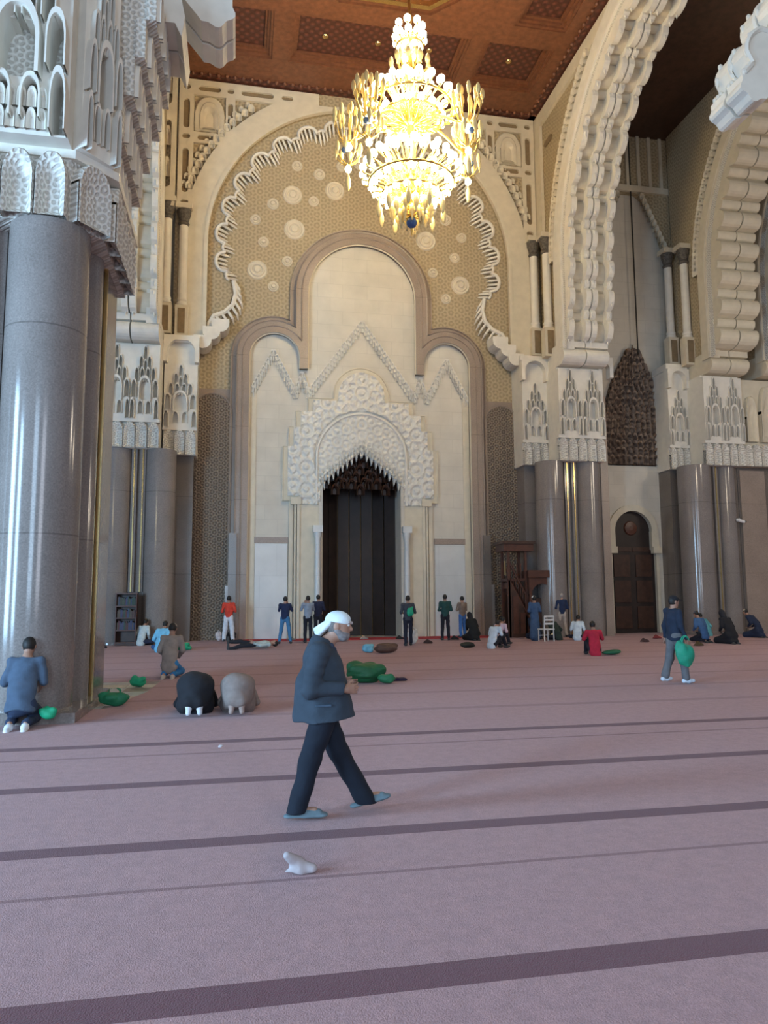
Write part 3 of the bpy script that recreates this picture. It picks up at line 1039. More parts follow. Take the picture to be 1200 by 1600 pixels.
# dark ceiling of the right aisle and its walls
tag(MB().box(15.0, 21.2, 10, 33.4, ZC, ZC+0.3).build('ceiling_aisle', WOOD), kind='structure')
tag(MB().box(22.0, 34, 10, 33.4, ZC, ZC+0.3).build('ceiling_outer', WOOD), kind='structure')

# ================================================================== PIERS
_slab = {}
def tree_slab(parent, pt, rz, wdt, hgt, dep, n=1, mat=None, sh=None):
    """wall slab pierced by n trees of pointed niches, with a lip round each niche"""
    key = (round(wdt, 3), round(hgt, 3), round(dep, 3), n, (mat or WHITE).name)
    if key not in _slab:
        hs = []
        for j in range(n):
            c = wdt*(j+0.5)/n-wdt/2
            for (u, v, cw, ch, d) in TREE:
                ww = wdt/n
                hs.append(parch(c+u*ww, v*hgt+hgt*.01, cw*ww*0.80, ch*hgt*0.84, 0.5, 5))
        b = MB().prism(rect(-wdt/2, wdt/2, 0, hgt), hs, 0, dep, lambda u, v, w: (u, -w, v))
        _slab[key] = b.mesh('niche_slab', mat or WHITE)
    o = inst('niche_slab', _slab[key], parent, pt, rz=rz)
    ca, sa = math.cos(rz), math.sin(rz)
    for j in range(n):
        c = wdt*(j+0.5)/n-wdt/2
        ww = wdt/n
        for (u, v, cw, ch, d) in TREE:
            uu = c+u*ww
            inst('niche_lip', LIP, parent, (pt[0]+uu*ca+dep*sa, pt[1]+uu*sa-dep*ca, pt[2]+v*hgt), (cw*ww, dep*(0.25+0.45*d), ch*hgt), rz)
def lip_mesh(name, mat):
    out = parch(0, 0, 1, 1, .5, 6); inn = parch(0, 0, .78, .86, .5, 6)
    b = MB(); n = len(out)
    vs = [(a, 0.02, c) for a, c in out]+[(a*.97, -1, c*.985) for a, c in out]+[(a*1.04, -1, c*1.02) for a, c in inn]+[(a, 0.3, c) for a, c in inn]
    fs = [(l*n+i, l*n+i+1, (l+1)*n+i+1, (l+1)*n+i) for l in range(3) for i in range(n-1)]
    b.add(vs, fs)
    return b.mesh(name, mat, True, 35)
LIP = lip_mesh('niche_lip', WHITE)
def hood(parent, x, y, z, wdt, rz=0, fr=None):
    """small pale hood arch bracket on top of a capital"""
    outp = [(-wdt/2, 0), (-wdt/2, 1.0), (wdt/2, 1.0), (wdt/2, 0)]
    ip_ = [(wdt/2-.16, 0)]+arc(0, 0.42, wdt/2-0.16, 0, 180, 12)+[(-wdt/2+.16, 0)]
    o = MB().prism([(wdt/2, 0), (wdt/2, .9), (-wdt/2, .9), (-wdt/2, 0)]+ip_[::-1], [], 0, 0.35, lambda u, v, w: (u, -w, v)).build('hood_arch', WHITE, parent)
    o.location = (x, y, z); o.rotation_euler = (0, 0, rz)
    return o
def column(parent, x, y, r, z1=ZCAP, name='round_shaft', mat=None):
    return MB().lathe([(0, 0), (r*1.04, 0), (r*1.04, .12), (r, .16), (r, z1), (0, z1)], (x, y, 0), 32).build(name, mat or GRAN, parent, True, 30)
def pier_a(label, x0, x1, yf, sgn, cols, group=None):
    """arcade pier: front face at yf; x0..x1 is the width under the arch springer"""
    t = thing('arcade_pier', label, 'pier')
    MB().box(x0-0.1, x1+0.1, yf+0.45, 31.45, 0, ZCAP).build('core', GRAN_D, t)
    for (cx_, r_) in cols:
        column(t, cx_, yf+0.55, r_)
    mid = (cols[0][0]+cols[1][0])/2
    for dx in (-0.16, 0.16):
        MB().box(mid+dx-0.10, mid+dx+0.10, yf+0.32, yf+0.5, 1.95 if sgn < 0 else 0.0, ZCAP).build('granite_strip', GRAN, t)
        MB().box(mid+dx-0.022, mid+dx+0.022, yf+0.28, yf+0.32, 1.95 if sgn < 0 else 0.0, ZCAP).build('brass_strip', BRASS, t)
    cpt = put('capital', MB().box(x0, x1, yf+0.12, 31.4, ZCAP, 11.5).mesh('capital', WHITE), t)
    n = 5
    frieze(cpt, (x0-0.05, yf+0.12, 0), 0, x1-x0+0.1, n, ZCAP, 1.0, 0.2)
    MB().box(x0-0.05, x1+0.05, yf-0.08, yf+0.2, ZCAP+0.98, ZCAP+1.1).build('ledge', WHITE, cpt)
    wd = (x1-x0)/2
    tree_slab(cpt, ((x0+x1)/2, yf+0.12, ZCAP+1.1), 0, x1-x0, 2.9, 0.2, 2)
    return t, cpt
def pier_b(label, x0, x1, yf, mat=None, hoods=True):
    t = thing('wall_pier', label, 'pier')
    MB().box(x0+0.1, x1-0.1, yf+0.25, 31.45, 0, ZCAP+0.2).build('core', mat or GRAN_D, t)
    cpt = put('capital', MB().box(x0, x1, yf+0.1, 31.4, ZCAP, 12.0).mesh('capital', WHITE), t)
    n = 3
    frieze(cpt, (x0, yf+0.1, 0), 0, x1-x0, n, ZCAP, 1.0, 0.18)
    MB().box(x0-0.02, x1+0.02, yf-0.06, yf+0.2, ZCAP+0.98, ZCAP+1.1).build('ledge', WHITE, cpt)
    tree_slab(cpt, ((x0+x1)/2, yf+0.1, ZCAP+1.1), 0, x1-x0, 2.6, 0.16, 1)
    if hoods:
        hood(cpt, (x0+x1)/2, yf+0.12, 11.15, x1-x0+0.1)
        MB().box(x0-0.05, x1+0.05, yf-0.1, 31.3, 12.0, 12.3).build('abacus', WHITE, cpt)
    return t, cpt
pl, cpl = pier_a('far left arcade pier with two grey granite shafts and white stalactite capital', -5.2, -3.1, 29.0, -1, ((-4.62, .55), (-3.0, .57)))
MB().box(-3.2, -2.62, 29.5, 31.3, 0, ZCAP).build('side_pilaster', GRAN, pl)
prr, cpr = pier_a('arcade pier right of the mihrab with two granite shafts, white stalactite capital', 13.30, 15.35, 29.0, 1, ((13.02, .60), (14.75, .52)))
pr2, cpr2 = pier_a('far right aisle pier with one thick granite shaft and white capital', 20.2, 22.1, 29.0, 1, ((19.9, .70), (21.45, .42)))
pb1, _ = pier_b('narrow wall pier with white capital between left lattice panel and arcade', -3.05, -1.75, 30.2, GRAN_D)
pb2, _ = pier_b('narrow wall pier with white capital behind the wooden pulpit', 12.15, 13.3, 30.2, GRAN)
pb3, _ = pier_b('narrow wall pier with white capital right of the small aisle door', 19.22, 20.2, 30.2, GRAN_D)
MB().box(15.35, 15.7, 29.4, 31.4, 0, ZCAP+3).build('side_pilaster', BAND, prr)
# wall right of the aisle pier
wb = thing('panelled_pier', 'flat brown panelled pier at the right edge with a row of white arches', 'pier')
MB().box(22.0, 25.5, 29.4, 31.4, 0, ZCAP).build('core', GRAN_D, wb)
for (a, b_) in ((22.05, 23.3), (23.55, 25.0)):
    MB().box(a, b_, 29.3, 29.5, 0, ZCAP-0.15).build('flat_panel', BAND, wb)
cp = put('capital', MB().box(22.1, 25.5, 29.12, 31.4, ZCAP, 11.4).mesh('capital', CREAM), wb)
frieze(cp, (22.1, 29.12, 0), 0, 3.4, 8, ZCAP, 1.0, 0.2)
for i in range(4):
    inst('tall_niche', CELL_C, cp, (22.55+i*0.85, 29.12, 8.5), (0.72 if i % 2 else 0.55, 0.25, 2.6 if i % 2 else 2.1))

# ---- colonnettes with dark capitals
def colonnette(x, y, z0, z1, label):
    t = thing('colonnette', label, 'column', (x, y, z0))
    h = z1-z0
    MB().box(-.26, .26, -.2, .2, -1.3, 0.0).build('pedestal', CREAM, t)
    MB().box(-.14, .14, -.24, -.19, -1.2, -0.15).build('pedestal_panel', RECESS, t)
    MB().lathe([(0, 0), (.23, 0), (.23, .1), (.19, .16), (.22, .24), (.18, .34), (.18, h-.7), (0, h-.7)], seg=18).build('shaft', WHITE, t, True)
    MB().lathe([(.18, h-.7), (.24, h-.6), (.19, h-.5), (.28, h-.2), (.30, h), (0, h)], seg=14).build('dark_capital', DARKCAP, t, True)
    MB().box(-.34, .34, -.3, .3, h, h+.22).build('abacus', CREAM, t)
colonnette(-3.12, 30.55, 13.75, 18.1, 'slender white colonnette on the far left, left one of its pair')
colonnette(-2.48, 30.75, 13.75, 17.95, 'slender white colonnette on the far left, right one of its pair')
colonnette(13.08, 30.65, 13.75, 17.85, 'white colonnette right of the mihrab arch, left one of its pair')
colonnette(13.30, 29.75, 13.45, 17.6, 'white colonnette right of the mihrab arch, beside the arcade arch')
colonnette(19.9, 30.7, 13.75, 17.9, 'shaded colonnette in the right aisle corner, left one of its pair')
colonnette(20.15, 29.8, 13.45, 17.7, 'shaded colonnette in the right aisle corner, beside the aisle arch')
# tall niche pilaster over the left pair
np_ = thing('niche_pilaster', 'narrow cream pilaster with stacked niches at the left end of nave wall', 'pilaster')
MB().prism(rect(-3.62, -2.86, 17.9, 26.5), [oblong(-3.22, 20.2, .34, 3.0), oblong(-3.22, 24.0, .34, 3.2)], 0, 0.3, FY(30.6)).build('pilaster_face', CREAM, np_)
MB().box(-3.6, -2.88, 30.55, 30.9, 17.9, 26.5).build('pilaster_back', CARVE_T, np_)
for z in (19.2, 20.6, 22.9, 24.4):
    inst('niche_frame', CELL_C, np_, (-3.22, 30.5, z), (0.32, 0.14, 0.9))

# ================================================================== ARCADE ARCHES
def lobed_leg(yc, zc, r, zb, big, small, ab, asm, n=8):
    """lobed intrados: straight legs up to zc, then a half circle"""
    Ls = zc-zb
    tot = 2*Ls+PI*r
    pitch = big+small
    m = int(round(tot/pitch))
    k = tot/(m*pitch+big)
    seq = [(big*k, ab), (small*k, asm)]*m+[(big*k, ab)]
    def P(s, off):
        if s < Ls: return (yc+r+off+0.38*(1-s/Ls)**1.5, zb+s)
        if s > tot-Ls: return (yc-r-off-0.38*(1-(tot-s)/Ls)**1.5, zb+tot-s)
        a = (s-Ls)/r
        return (yc+(r+off)*math.cos(a), zc+(r+off)*math.sin(a))
    out = []; s0 = 0
    for L_, am_ in seq:
        seg = [P(s0+L_*i/n, am_*math.sqrt(max(0, 1-(2*i/n-1)**2))) for i in range(n+1)]
        out.append((seg, [P(s0+L_*i/3, 0.62) for i in range(4)]))
        s0 += L_
    return out

def arcade(label, xf, thick, yc, zc, ro, r_ring, r_in, FXf, sgn, y0, y1, lobes, mat_rim, nribs=2, z_top=ZC+0.6, a0=-18, spd=True, rgap=0.06, side_rim=True):
    t = thing('arcade_arch', label, 'arch')
    W = lambda u, v, w: (xf+sgn*w, u, v)           # w grows into the wall
    ringf = [(yc+ro, 12.1)]+arc(yc, zc, ro, 0, 180, 60)+[(yc-ro, 12.1)]
    def leg(r_):
        return [(yc+r_, 12.1)]+arc(yc, zc, r_, 0, 180, 60)+[(yc-r_, 12.1)]
    spand = [(y1, 12.1), (y1, z_top), (y0, z_top), (y0, 12.1)]+leg(r_ring+0.42)[::-1]
    MB().prism(spand, [], 0.06, thick-0.06, W).build('spandrel', CARVE_T if spd else CREAM, t)
    clip = lambda P: [(a, min(b, z_top-0.15)) for a, b in P]
    rin = leg(r_ring)
    MB().prism(clip(leg(ro))+rin[::-1], [], -0.10, 0.4, W).build('smooth_ring', mat_rim, t)
    r3 = leg(r_in+0.31)
    MB().prism(leg(r_ring+0.02)+r3[::-1], [], -0.02, 0.0 if False else -0.005, W).build('carved_ring', CARVE_W, t)
    MB().tube([W(a, b, -0.06) for a, b in leg(r_ring+0.06)], 0.05, 5).build('ring_bead', WHITE, t, True)
    cv = lobed_leg(yc, zc, r_in, 12.45, lobes[0], lobes[1], lobes[2], lobes[3])
    cv2 = lobed_leg(yc, zc, r_in+0.30, 12.45, lobes[0], lobes[1], lobes[2]*.7, lobes[3])
    def legz(r_):
        return [(yc+r_, 12.45)]+arc(yc, zc, r_, 0, 180, 60)+[(yc-r_, 12.45)]
    wr_ = (thick-rgap*(nribs-1))/nribs
    def stones(segs, wa, wb, nm_, mt):
        for seg, bk in segs:
            vs = seg+bk[::-1]
            MB().prism(vs, [], wa, wb, W).build(nm_, mt, t)
    for k in range(nribs):
        wa = k*(wr_+rgap)
        if side_rim:
            f_ = wr_*0.24
            stones(cv, wa, wa+f_, 'arch_stone', mat_rim)
            stones(cv, wa+wr_-f_, wa+wr_, 'arch_stone', mat_rim)
            stones(cv2, wa+f_, wa+wr_-f_, 'channel_stone', CREAM)
        else:
            stones(cv, wa, wa+wr_, 'stone_barrel', mat_rim)
    cvp = [pt for seg, _ in cv for pt in seg[:-1]]
    if side_rim:
        # little pendent drops that give the fringed edge
        dp = MB().lathe([(0.0, -.12), (.035, -.03), (.045, .04), (.0, .08)], seg=6).mesh('pendent_drop', WHITE, True)
        for k in range(nribs):
            for wv in (k*(wr_+rgap)+0.1, k*(wr_+rgap)+wr_-0.1):
                for (a, b) in cvp[::6][:70]:
                    inst('pendent_drop', dp, t, W(a, b-0.0, wv), (1.1, 1.1, 1.3))
    return t, W
LOB_A = (0.95, 0.38, -0.30, -0.10)
at, W1 = arcade('tall lobed white arch opening from the nave into the right aisle', 13.45, 2.0, 20.85, 16.0, 8.32, 7.55, 7.1, None, 1, 10.8, 31.0, LOB_A, WHITE)
atl, WL = arcade('lobed white arch on the left side of the nave, seen edge on', -3.2, 2.0, 20.85, 16.0, 8.32, 7.55, 7.1, None, -1, 14.0, 30.6, LOB_A, WHITE)
LOB_B = (0.85, 0.45, -0.44, -0.16)
at2, W2 = arcade('arch of stacked stone barrels between the right aisle and the outer aisle', 20.3, 1.85, 20.6, 15.8, 8.3, 7.75, 7.15, None, 1, 10.8, 31.0, LOB_B, CREAM, side_rim=False)
at3, W3 = arcade('second arch of stacked stone barrels at the right edge, behind the first', 23.0, 1.85, 20.6, 15.8, 8.3, 7.75, 7.15, None, 1, 10.8, 31.0, LOB_B, CREAM, side_rim=False)
# springer blocks: two rounded barrels side by side above each capital
def springer(parent, x0, x1, yf, z0=11.5, z1=12.2, dpt=1.9, mat=None):
    mid = (x0+x1)/2
    for (a, b_) in ((x0, mid-0.025), (mid+0.025, x1)):
        pr = [(yf+dpt, z0), (yf+dpt, z1+.25), (yf-0.28, z1+.25), (yf-.28, z1)]+[(yf-0.05-0.33*math.sin(PI*i/10)**0.6, z1-(z1-z0)*i/10) for i in range(11)]
        MB().prism(pr, [], a, b_, lambda u, v, w: (w, u, v)).build('springer_barrel', mat or WHITE, parent, False)
springer(cpr, 13.32, 15.40, 28.7)
springer(cpl, -5.2, -3.12, 28.7)
springer(cpr2, 20.3, 22.15, 28.7, mat=CREAM)
springer(cp, 23.0, 24.9, 28.7, mat=CREAM)
hood(cpr, 15.6, 29.4, 11.15, 0.7)
# niches and frames on the nave side of the right arcade wall
for (yy, zz_, ww, hh) in ((30.4, 19.5, .2, 1.9), (30.4, 21.0, .3, .25), (30.4, 22.3, .2, 1.3), (30.4, 23.6, .7, .25), (29.5, 22.2, .8, .25), (29.3, 23.6, .8, .25), (28.2, 23.6, .8, .25), (27.2, 23.6, .6, .25), (25.6, 23.7, .8, .2), (18, 23.7, .8, .2), (30.4, 18.3, .3, .25)):
    MB().prism(oblong(yy, zz_, ww, hh), [], -0.02, 0.05, lambda u, v, w: (13.48-w, u, v)).build('oblong_recess', RECESS, at)
for i in range(30):
    a = R(2+i*1.9)
    r_ = 8.45
    yy = 20.85+r_*math.cos(a); zz_ = 16+r_*math.sin(a)
    if zz_ < 23.4:
        inst('border_cell', CELL_C, at, (13.48, yy, zz_), (0.30, 0.22, 0.40), rz=-PI/2)
        inst('border_cell', CELL_C, at, (13.48, yy+0.22, zz_+0.22), (0.22, 0.14, 0.3), rz=-PI/2)
        inst('border_cell', CELL_C, at2, (20.33, yy-.3, zz_-0.2), (0.30, 0.22, 0.40), rz=-PI/2)
# strip frames on that wall
MB().box(13.36, 13.5, 30.2, 30.85, 18.0, 24.0).build('frame_strip', CREAM, at)
MB().box(13.37, 13.5, 20, 30.9, 23.35, 24.0).build('frame_strip', CREAM, at)

# ================================================================== RIGHT AISLE END WALL
am = thing('aisle_arch', 'shaded pointed arch with carved spandrels on the right aisle end wall', 'arch')
acx = 18.3
po = [(15.5, 18.0), (15.5, 24.2), (20.9, 24.2), (20.9, 18.0), (20.2, 18.0), (19.75, 19.6), (19.15, 20.9), (18.7, 21.2), (17.9, 21.2), (17.35, 20.7), (16.7, 19.6), (16.2, 18.0)]
MB().prism(po, [], 0, 0.3, FY(YQ)).build('spandrel', CARVE_T, am)
for sg in (-1, 1):
    for i in range(12):
        t = i/11
        inst('border_cell', CELL_C, am, (18.28+sg*(1.95-1.3*t), YQ-0.3, 17.9+2.9*t), (0.26, 0.2, 0.34))
MB().box(15.5, 20.9, YQ-0.42, YQ-0.28, 21.2, 21.5).build('frieze_strip', CREAM, am)
for i in range(9):
    MB().box(15.8+i*0.6, 15.95+i*0.6, YQ-0.4, YQ-0.28, 21.5, 24.1).build('mullion', CREAM, am)
tag(MB().tube([(18.42, YQ-0.34, 13.1), (18.42, YQ-0.34, 24.0)], 0.035, 6).build('hanging_cable', BLACKM), 'thin dark vertical cable hanging above the brown stalactite hood', 'cable')
# brown stalactite hood above the small door
hd = thing('stalactite_hood', 'brown stone stalactite half dome above the small aisle door', 'niche')
def hw_(z):
    t = (z-7.75)/(13.0-7.75)
    return 1.64*(1-0.12*t-0.62*t**3.2)
zq = 7.75; row = 0
MB().prism([(18.03-1.64, 7.75), (18.03+1.64, 7.75)]+[(18.03+0.2*((z-7.75)/5.3)+hw_(z), z) for z in (8.6, 9.3, 10, 10.8, 11.6, 12.3, 12.9)]+[(18.25, 13.05)]+[(18.03+0.2*((z-7.75)/5.3)-hw_(z), z) for z in (12.9, 12.3, 11.6, 10.8, 10, 9.3, 8.6)], [], 0, 0.1, FY(YQ)).build('hood_field', HOOD, hd)
while zq < 12.9:
    w_ = hw_(zq+0.15)
    n = max(1, int(round(2*w_/0.30)))
    for i in range(n):
        u = (i+0.5)/n*2-1
        inst('muqarnas_cell', CELL_H, hd, (18.03+0.2*((zq-7.75)/5.3)+u*w_*(1-0.5/n if n > 1 else 0), YQ-0.08, zq), (0.30, 0.16+0.10*(1-abs(u))+0.02*(row % 2), 0.50), )
    zq += 0.34; row += 1
for dx in (-0.45, 0, 0.45):
    MB().lathe([(0, 0), (.13, 0), (.10, .3), (.05, .5), (.03, .75), (0, .85)], (18.25+dx, YQ-0.15, 12.35 if dx else 12.75), 8).build('finial', HOOD, hd, True)
# small door with horseshoe arch
dd = thing('aisle_door_surround', 'pale stone horseshoe arch surround of the small dark door in the right aisle', 'door surround')
hs = [(18.95, 0)]+[(18.95, 3.75), (18.75, 3.8), (18.75, 4.65)]+arc(17.84, 4.65, 0.93, 0, 180, 20)+[(16.93, 4.65), (16.93, 3.8), (16.76, 3.75), (16.76, 0)]
MB().prism([(19.5, 0), (19.5, 7.7), (16.3, 7.7), (16.3, 0)]+hs[::-1], [], 0, 0.12, FY(YQ)).build('surround_slab', STONE, dd)
ho = [(19.1, 3.9)]+[(19.1, 4.6)]+arc(17.84, 4.65, 1.22, 0, 180, 20)+[(16.6, 3.9)]
hi_ = [(18.75, 3.9)]+[(18.75, 4.65)]+arc(17.84, 4.65, 0.93, 0, 180, 20)+[(16.93, 3.9)]
MB().prism(ho+hi_[::-1], [], 0.1, 0.25, FY(YQ)).build('horseshoe_ring', CREAM, dd)
for sg in (-1, 1):
    xs = sorted((17.85+sg*0.90, 17.85+sg*1.32))
    MB().box(xs[0], xs[1], YQ-0.36, YQ-0.1, 3.62, 3.92).build('impost', CREAM, dd)
    xs = sorted((17.85+sg*1.1, 17.85+sg*1.24))
    MB().box(xs[0], xs[1], YQ-0.2, YQ-0.1, 0, 3.62).build('jamb', CREAM, dd)
dr_ = tag(MB().box(16.7, 19.0, YQ+0.05, YQ+0.16, 0, 6.1).build('door_1', DOORM), kind='structure')
for sx in (0, 1):
    x0 = 16.80+sx*1.10
    for j in range(3):
        MB().box(x0+0.12, x0+0.92, YQ-0.0, YQ+0.06, 0.2+j*1.18, 1.2+j*1.18).build('door_panel', WOOD, dr_)
    MB().box(x0, x0+1.03, YQ+0.02, YQ+0.06, 3.72, 3.92).build('door_rail', WOOD, dr_)
MB().lathe([(0, 0), (.34, 0), (.30, .06), (.1, .09), (0, .09)], seg=18).build('door_rosette', WOOD_M, dr_).matrix_world = Matrix.Translation((17.84, YQ+0.04, 4.8)) @ Matrix.Rotation(PI/2, 4, 'X')

# ================================================================== NEAR LEFT PIER
npier = thing('near_pier', 'huge near granite pier on the left with brass edge strip', 'pier')
MB().box(-5.4, -2.55, 12.0, 14.0, 0, ZCAP).build('core', GRAN_D, npier)
column(npier, -2.96, 11.85, 0.585)
column(npier, -4.42, 11.85, 0.585)
MB().box(-3.85, -3.6, 11.9, 12.1, 0, ZCAP).build('corner_fillet', GRAN, npier)
column(npier, -2.62, 12.72, 0.30)
MB().box(-2.36, -2.30, 13.02, 13.10, 0, ZCAP).build('brass_strip', BRASS, npier)
MB().box(-2.9, -2.30, 13.12, 14.0, 0, ZCAP).build('side_pilaster', GRAN, npier)
MB().box(-5.6, -2.2, 11.2, 14.1, -0.011, 0.14).build('plinth', GRAN, npier)
capn = put('capital', MB().prism([(-5.6, 11.45), (-2.62, 11.45), (-2.2, 11.95), (-2.2, 14.3), (-5.6, 14.3)], [], 0, 7.0, lambda u, v, w: (u, v, ZCAP+w)).mesh('capital', CARVE_W), npier)
bx2 = MB().prism([(-5.6, 11.4), (-2.55, 11.4), (-2.0, 11.95), (-2.0, 14.3), (-5.6, 14.3)], [], 0, 0.14, lambda u, v, w: (u, v, ZCAP+1.02+w)).build('ledge', WHITE, capn)
frieze(capn, (-5.4, 11.45, 0), 0, 2.78, 6, ZCAP, 1.02, 0.24)
dg = math.atan2(0.5, 0.42)
frieze(capn, (-2.62, 11.45, 0), dg, 0.65, 1, ZCAP, 1.02, 0.2)
frieze(capn, (-2.2, 11.95, 0), PI/2, 2.2, 4, ZCAP, 1.02, 0.2)
# big trees of niches
def ncell(pt, wdt, dep, h, rz=0, me=None):
    inst('muqarnas_cell', me or CELL, capn, pt, (wdt, dep, h), rz)
for cx_ in (-3.34, -4.80):
    tree_slab(capn, (cx_, 11.45, 8.56), 0, 1.46, 3.6, 0.34, 1)
    for k in range(2):
        for i in range(6):
            ncell((cx_-0.36+i*0.145, 11.14, 8.62+0.34*k), 0.14, 0.10, 0.34)
tree_slab(capn, (-2.41, 11.70, 8.56), dg, 0.66, 3.4, 0.2, 1)
for j in range(5):                       # side face, corbelling outwards tier by tier
    z0 = 8.55+j*0.70
    xx = -2.14+0.16*j
    hs = [parch(12.22+i*0.46+0.2*(j % 2), z0+0.04, 0.34, 0.60, 0.5, 5) for i in range(4)]
    MB().box(-2.7, xx-0.16, 12.0, 14.3, z0, z0+0.70).build('corbel_core', CARVE_W, capn)
    MB().prism(rect(11.96, 14.3, z0, z0+0.70), hs, 0, 0.16, lambda u, v, w: (xx-0.16+w, u, v)).build('corbel_tier', CARVE_W, capn)
    for i in range(4):
        inst('niche_lip', LIP, capn, (xx, 12.22+i*0.46+0.2*(j % 2), z0+0.02), (0.42, 0.07, 0.68), PI/2)
# ---- transverse arch over the nave springing from the near piers
tr = thing('transverse_arch', 'near white lobed arch crossing above the nave, only its ends in view', 'arch')
Wt = lambda u, v, w: (u, 13.3+w, v)
LT = [(1.5, 0)]+[(4.6, -0.40), (2.2, -0.14)]*22+[(4.6, -.4), (1.5, 0)]
zt = 18.1
cvt = lobed(CX, zt, 7.45, -42, 222, LT)
topt = arc(CX, zt, 8.2, -42, 222, 60)
def end_scallop(a_, b_, flip):
    mx, mz = (a_[0]+b_[0])/2, (a_[1]+b_[1])/2
    rr = math.hypot(a_[0]-b_[0], a_[1]-b_[1])/2
    th = math.atan2(a_[1]-mz, a_[0]-mx)
    return [(mx+rr*(1+.10*math.cos(6*PI*i/18))*math.cos(th+flip*PI*i/18), mz+rr*(1+.10*math.cos(6*PI*i/18))*math.sin(th+flip*PI*i/18)) for i in range(1, 18)]
tpoly = topt+end_scallop(topt[-1], cvt[-1], 1)+cvt[::-1]+end_scallop(cvt[0], topt[0], 1)
for k in range(2):
    MB().prism(tpoly, [], 0.6*k, 0.6*k+0.52, Wt).build('lobed_rib', WHITE, tr)
    MB().tube([Wt(a, b, 0.6*k) for a, b in cvt], 0.06, 5).build('lobe_edge', WHITE, tr, True)
dpm = MB().lathe([(0.0, -.13), (.04, -.03), (.05, .05), (.0, .1)], seg=6).mesh('pendent_drop', WHITE, True)
for k in range(3):
    for (a, b) in cvt[::3]:
        if b < 16:
            inst('pendent_drop', dpm, tr, Wt(a, b, 0.03+0.5*k), (1.2, 1.2, 1.2))
for sg in (-1, 1):
    xs = sorted((CX+sg*(6.35 if sg < 0 else 7.2), CX+sg*(7.6 if sg < 0 else 8.2)))
    for k in range(2):
        a_ = 12.7+0.75*k
        pr = [(xs[0], 11.95), (xs[1], 11.95), (xs[1], 12.1), (xs[0], 12.1)]
        o = MB().prism([(xs[0]+0.12, 11.95), (xs[1], 11.95), (xs[1], 12.6), (xs[0]+0.05, 12.6), (xs[0]-0.05, 12.1), (xs[0], 11.7)] if sg > 0 else [(xs[0], 11.95), (xs[1]-0.12, 11.95), (xs[1], 11.7), (xs[1]+0.05, 12.1), (xs[1]-0.05, 12.6), (xs[0], 12.6)], [], a_, a_+0.7, lambda u, v, w: (u, w, v)).build('springer_barrel', WHITE, tr)

# ================================================================== CHANDELIER
CHX, CHY = 5.2, 21.7
ch = thing('chandelier', 'huge tiered gold chandelier with lit globes hanging in the nave', 'chandelier', (CHX, CHY, 0))
bulb = MB().sphere((0, 0, 0), 0.115, 10, 8, 1.15).mesh('lit_globe', BULB, True)
cup = MB().lathe([(0, -.22), (.05, -.2), (.03, -.12), (.09, -.1), (.1, -.06), (0, -.06)], seg=8).mesh('bulb_cup', GOLD, True)
tulip = MB().lathe([(0, -.20), (.03, -.18), (.025, -.08), (.075, .02), (.09, .12), (.06, .24), (.02, .30), (0, .30)], seg=8).mesh('amber_tulip', GLASSY, True)
def arm_mesh(r, dz, sag, rad=0.028):
    pts = []
    for i in range(11):
        t = i/10
        pts.append((r*t, 0, -sag*math.sin(PI*min(1, t*1.25)) + dz*t**2))
    pts.append((r, 0, dz))
    b = MB().tube(pts, rad, 5)
    b.tube([(r*0.45+0.12*math.cos(a), 0, -sag*0.7+0.12*math.sin(a)) for a in [x*PI/6 for x in range(10)]], rad*0.8, 5)
    return b.mesh('arm', GOLD, True)
def arm_ring(zc, r, n, dz, sag, head, off=0.0, hz=0.16, hs=1.0, cupm=True, rad=0.028):
    am_ = arm_mesh(r, dz, sag, rad)
    for i in range(n):
        a = 2*PI*(i+off)/n
        inst('arm', am_, ch, (0, 0, zc), rz=a)
        p = (r*math.cos(a), r*math.sin(a), zc+dz+hz)
        if cupm:
            inst('bulb_cup', cup, ch, (p[0], p[1], p[2]+0.06))
        inst('lit_globe' if head is bulb else 'amber_tulip', head, ch, p, (hs,)*3)
MB().lathe([(.0, 13.6), (.10, 13.65), (.16, 13.9), (.10, 14.2), (.16, 14.6), (.28, 14.8), (.12, 15.1), (.10, 15.8), (.20, 16.0), (.10, 16.3), (.12, 16.7), (.35, 16.9), (.42, 17.05), (.15, 17.3), (.12, 18.1), (.2, 18.3), (.1, 18.5), (.08, 19.2), (.28, 19.45), (.30, 19.55), (.10, 19.8), (.07, 20.3), (.12, 20.5), (.05, 20.7), (.045, 24.4), (0, 24.4)], seg=16).build('stem', GOLD, ch, True)
MB().sphere((0, 0, 13.45), 0.17, 14, 10).build('blue_glass_ball', BLUEG, ch, True)
MB().lathe([(0, 13.0), (.02, 13.05), (.04, 13.25), (0, 13.3)], seg=8).build('finial', GOLD, ch, True)
for z, r_ in ((14.35, .95), (14.75, 1.35), (16.95, 1.0), (17.25, 1.35), (19.5, .42)):
    MB().tube([(r_*math.cos(2*PI*i/28), r_*math.sin(2*PI*i/28), z) for i in range(28)], 0.045, 5, True).build('gold_hoop', GOLD, ch, True)
# top cluster
arm_ring(19.55, 0.48, 10, 0.05, 0.06, bulb, 0.0, 0.16)
arm_ring(19.85, 0.42, 8, 0.15, 0.05, bulb, 0.5, 0.16)
arm_ring(19.40, 0.34, 8, 0.0, 0.12, bulb, 0.25, -0.06)
# gold spray
arm_ring(18.15, 0.62, 10, 0.45, 0.08, tulip, 0.0, 0.15, 1.0, False)
arm_ring(18.35, 0.36, 8, 0.55, 0.04, tulip, 0.5, 0.15, 1.0, False)
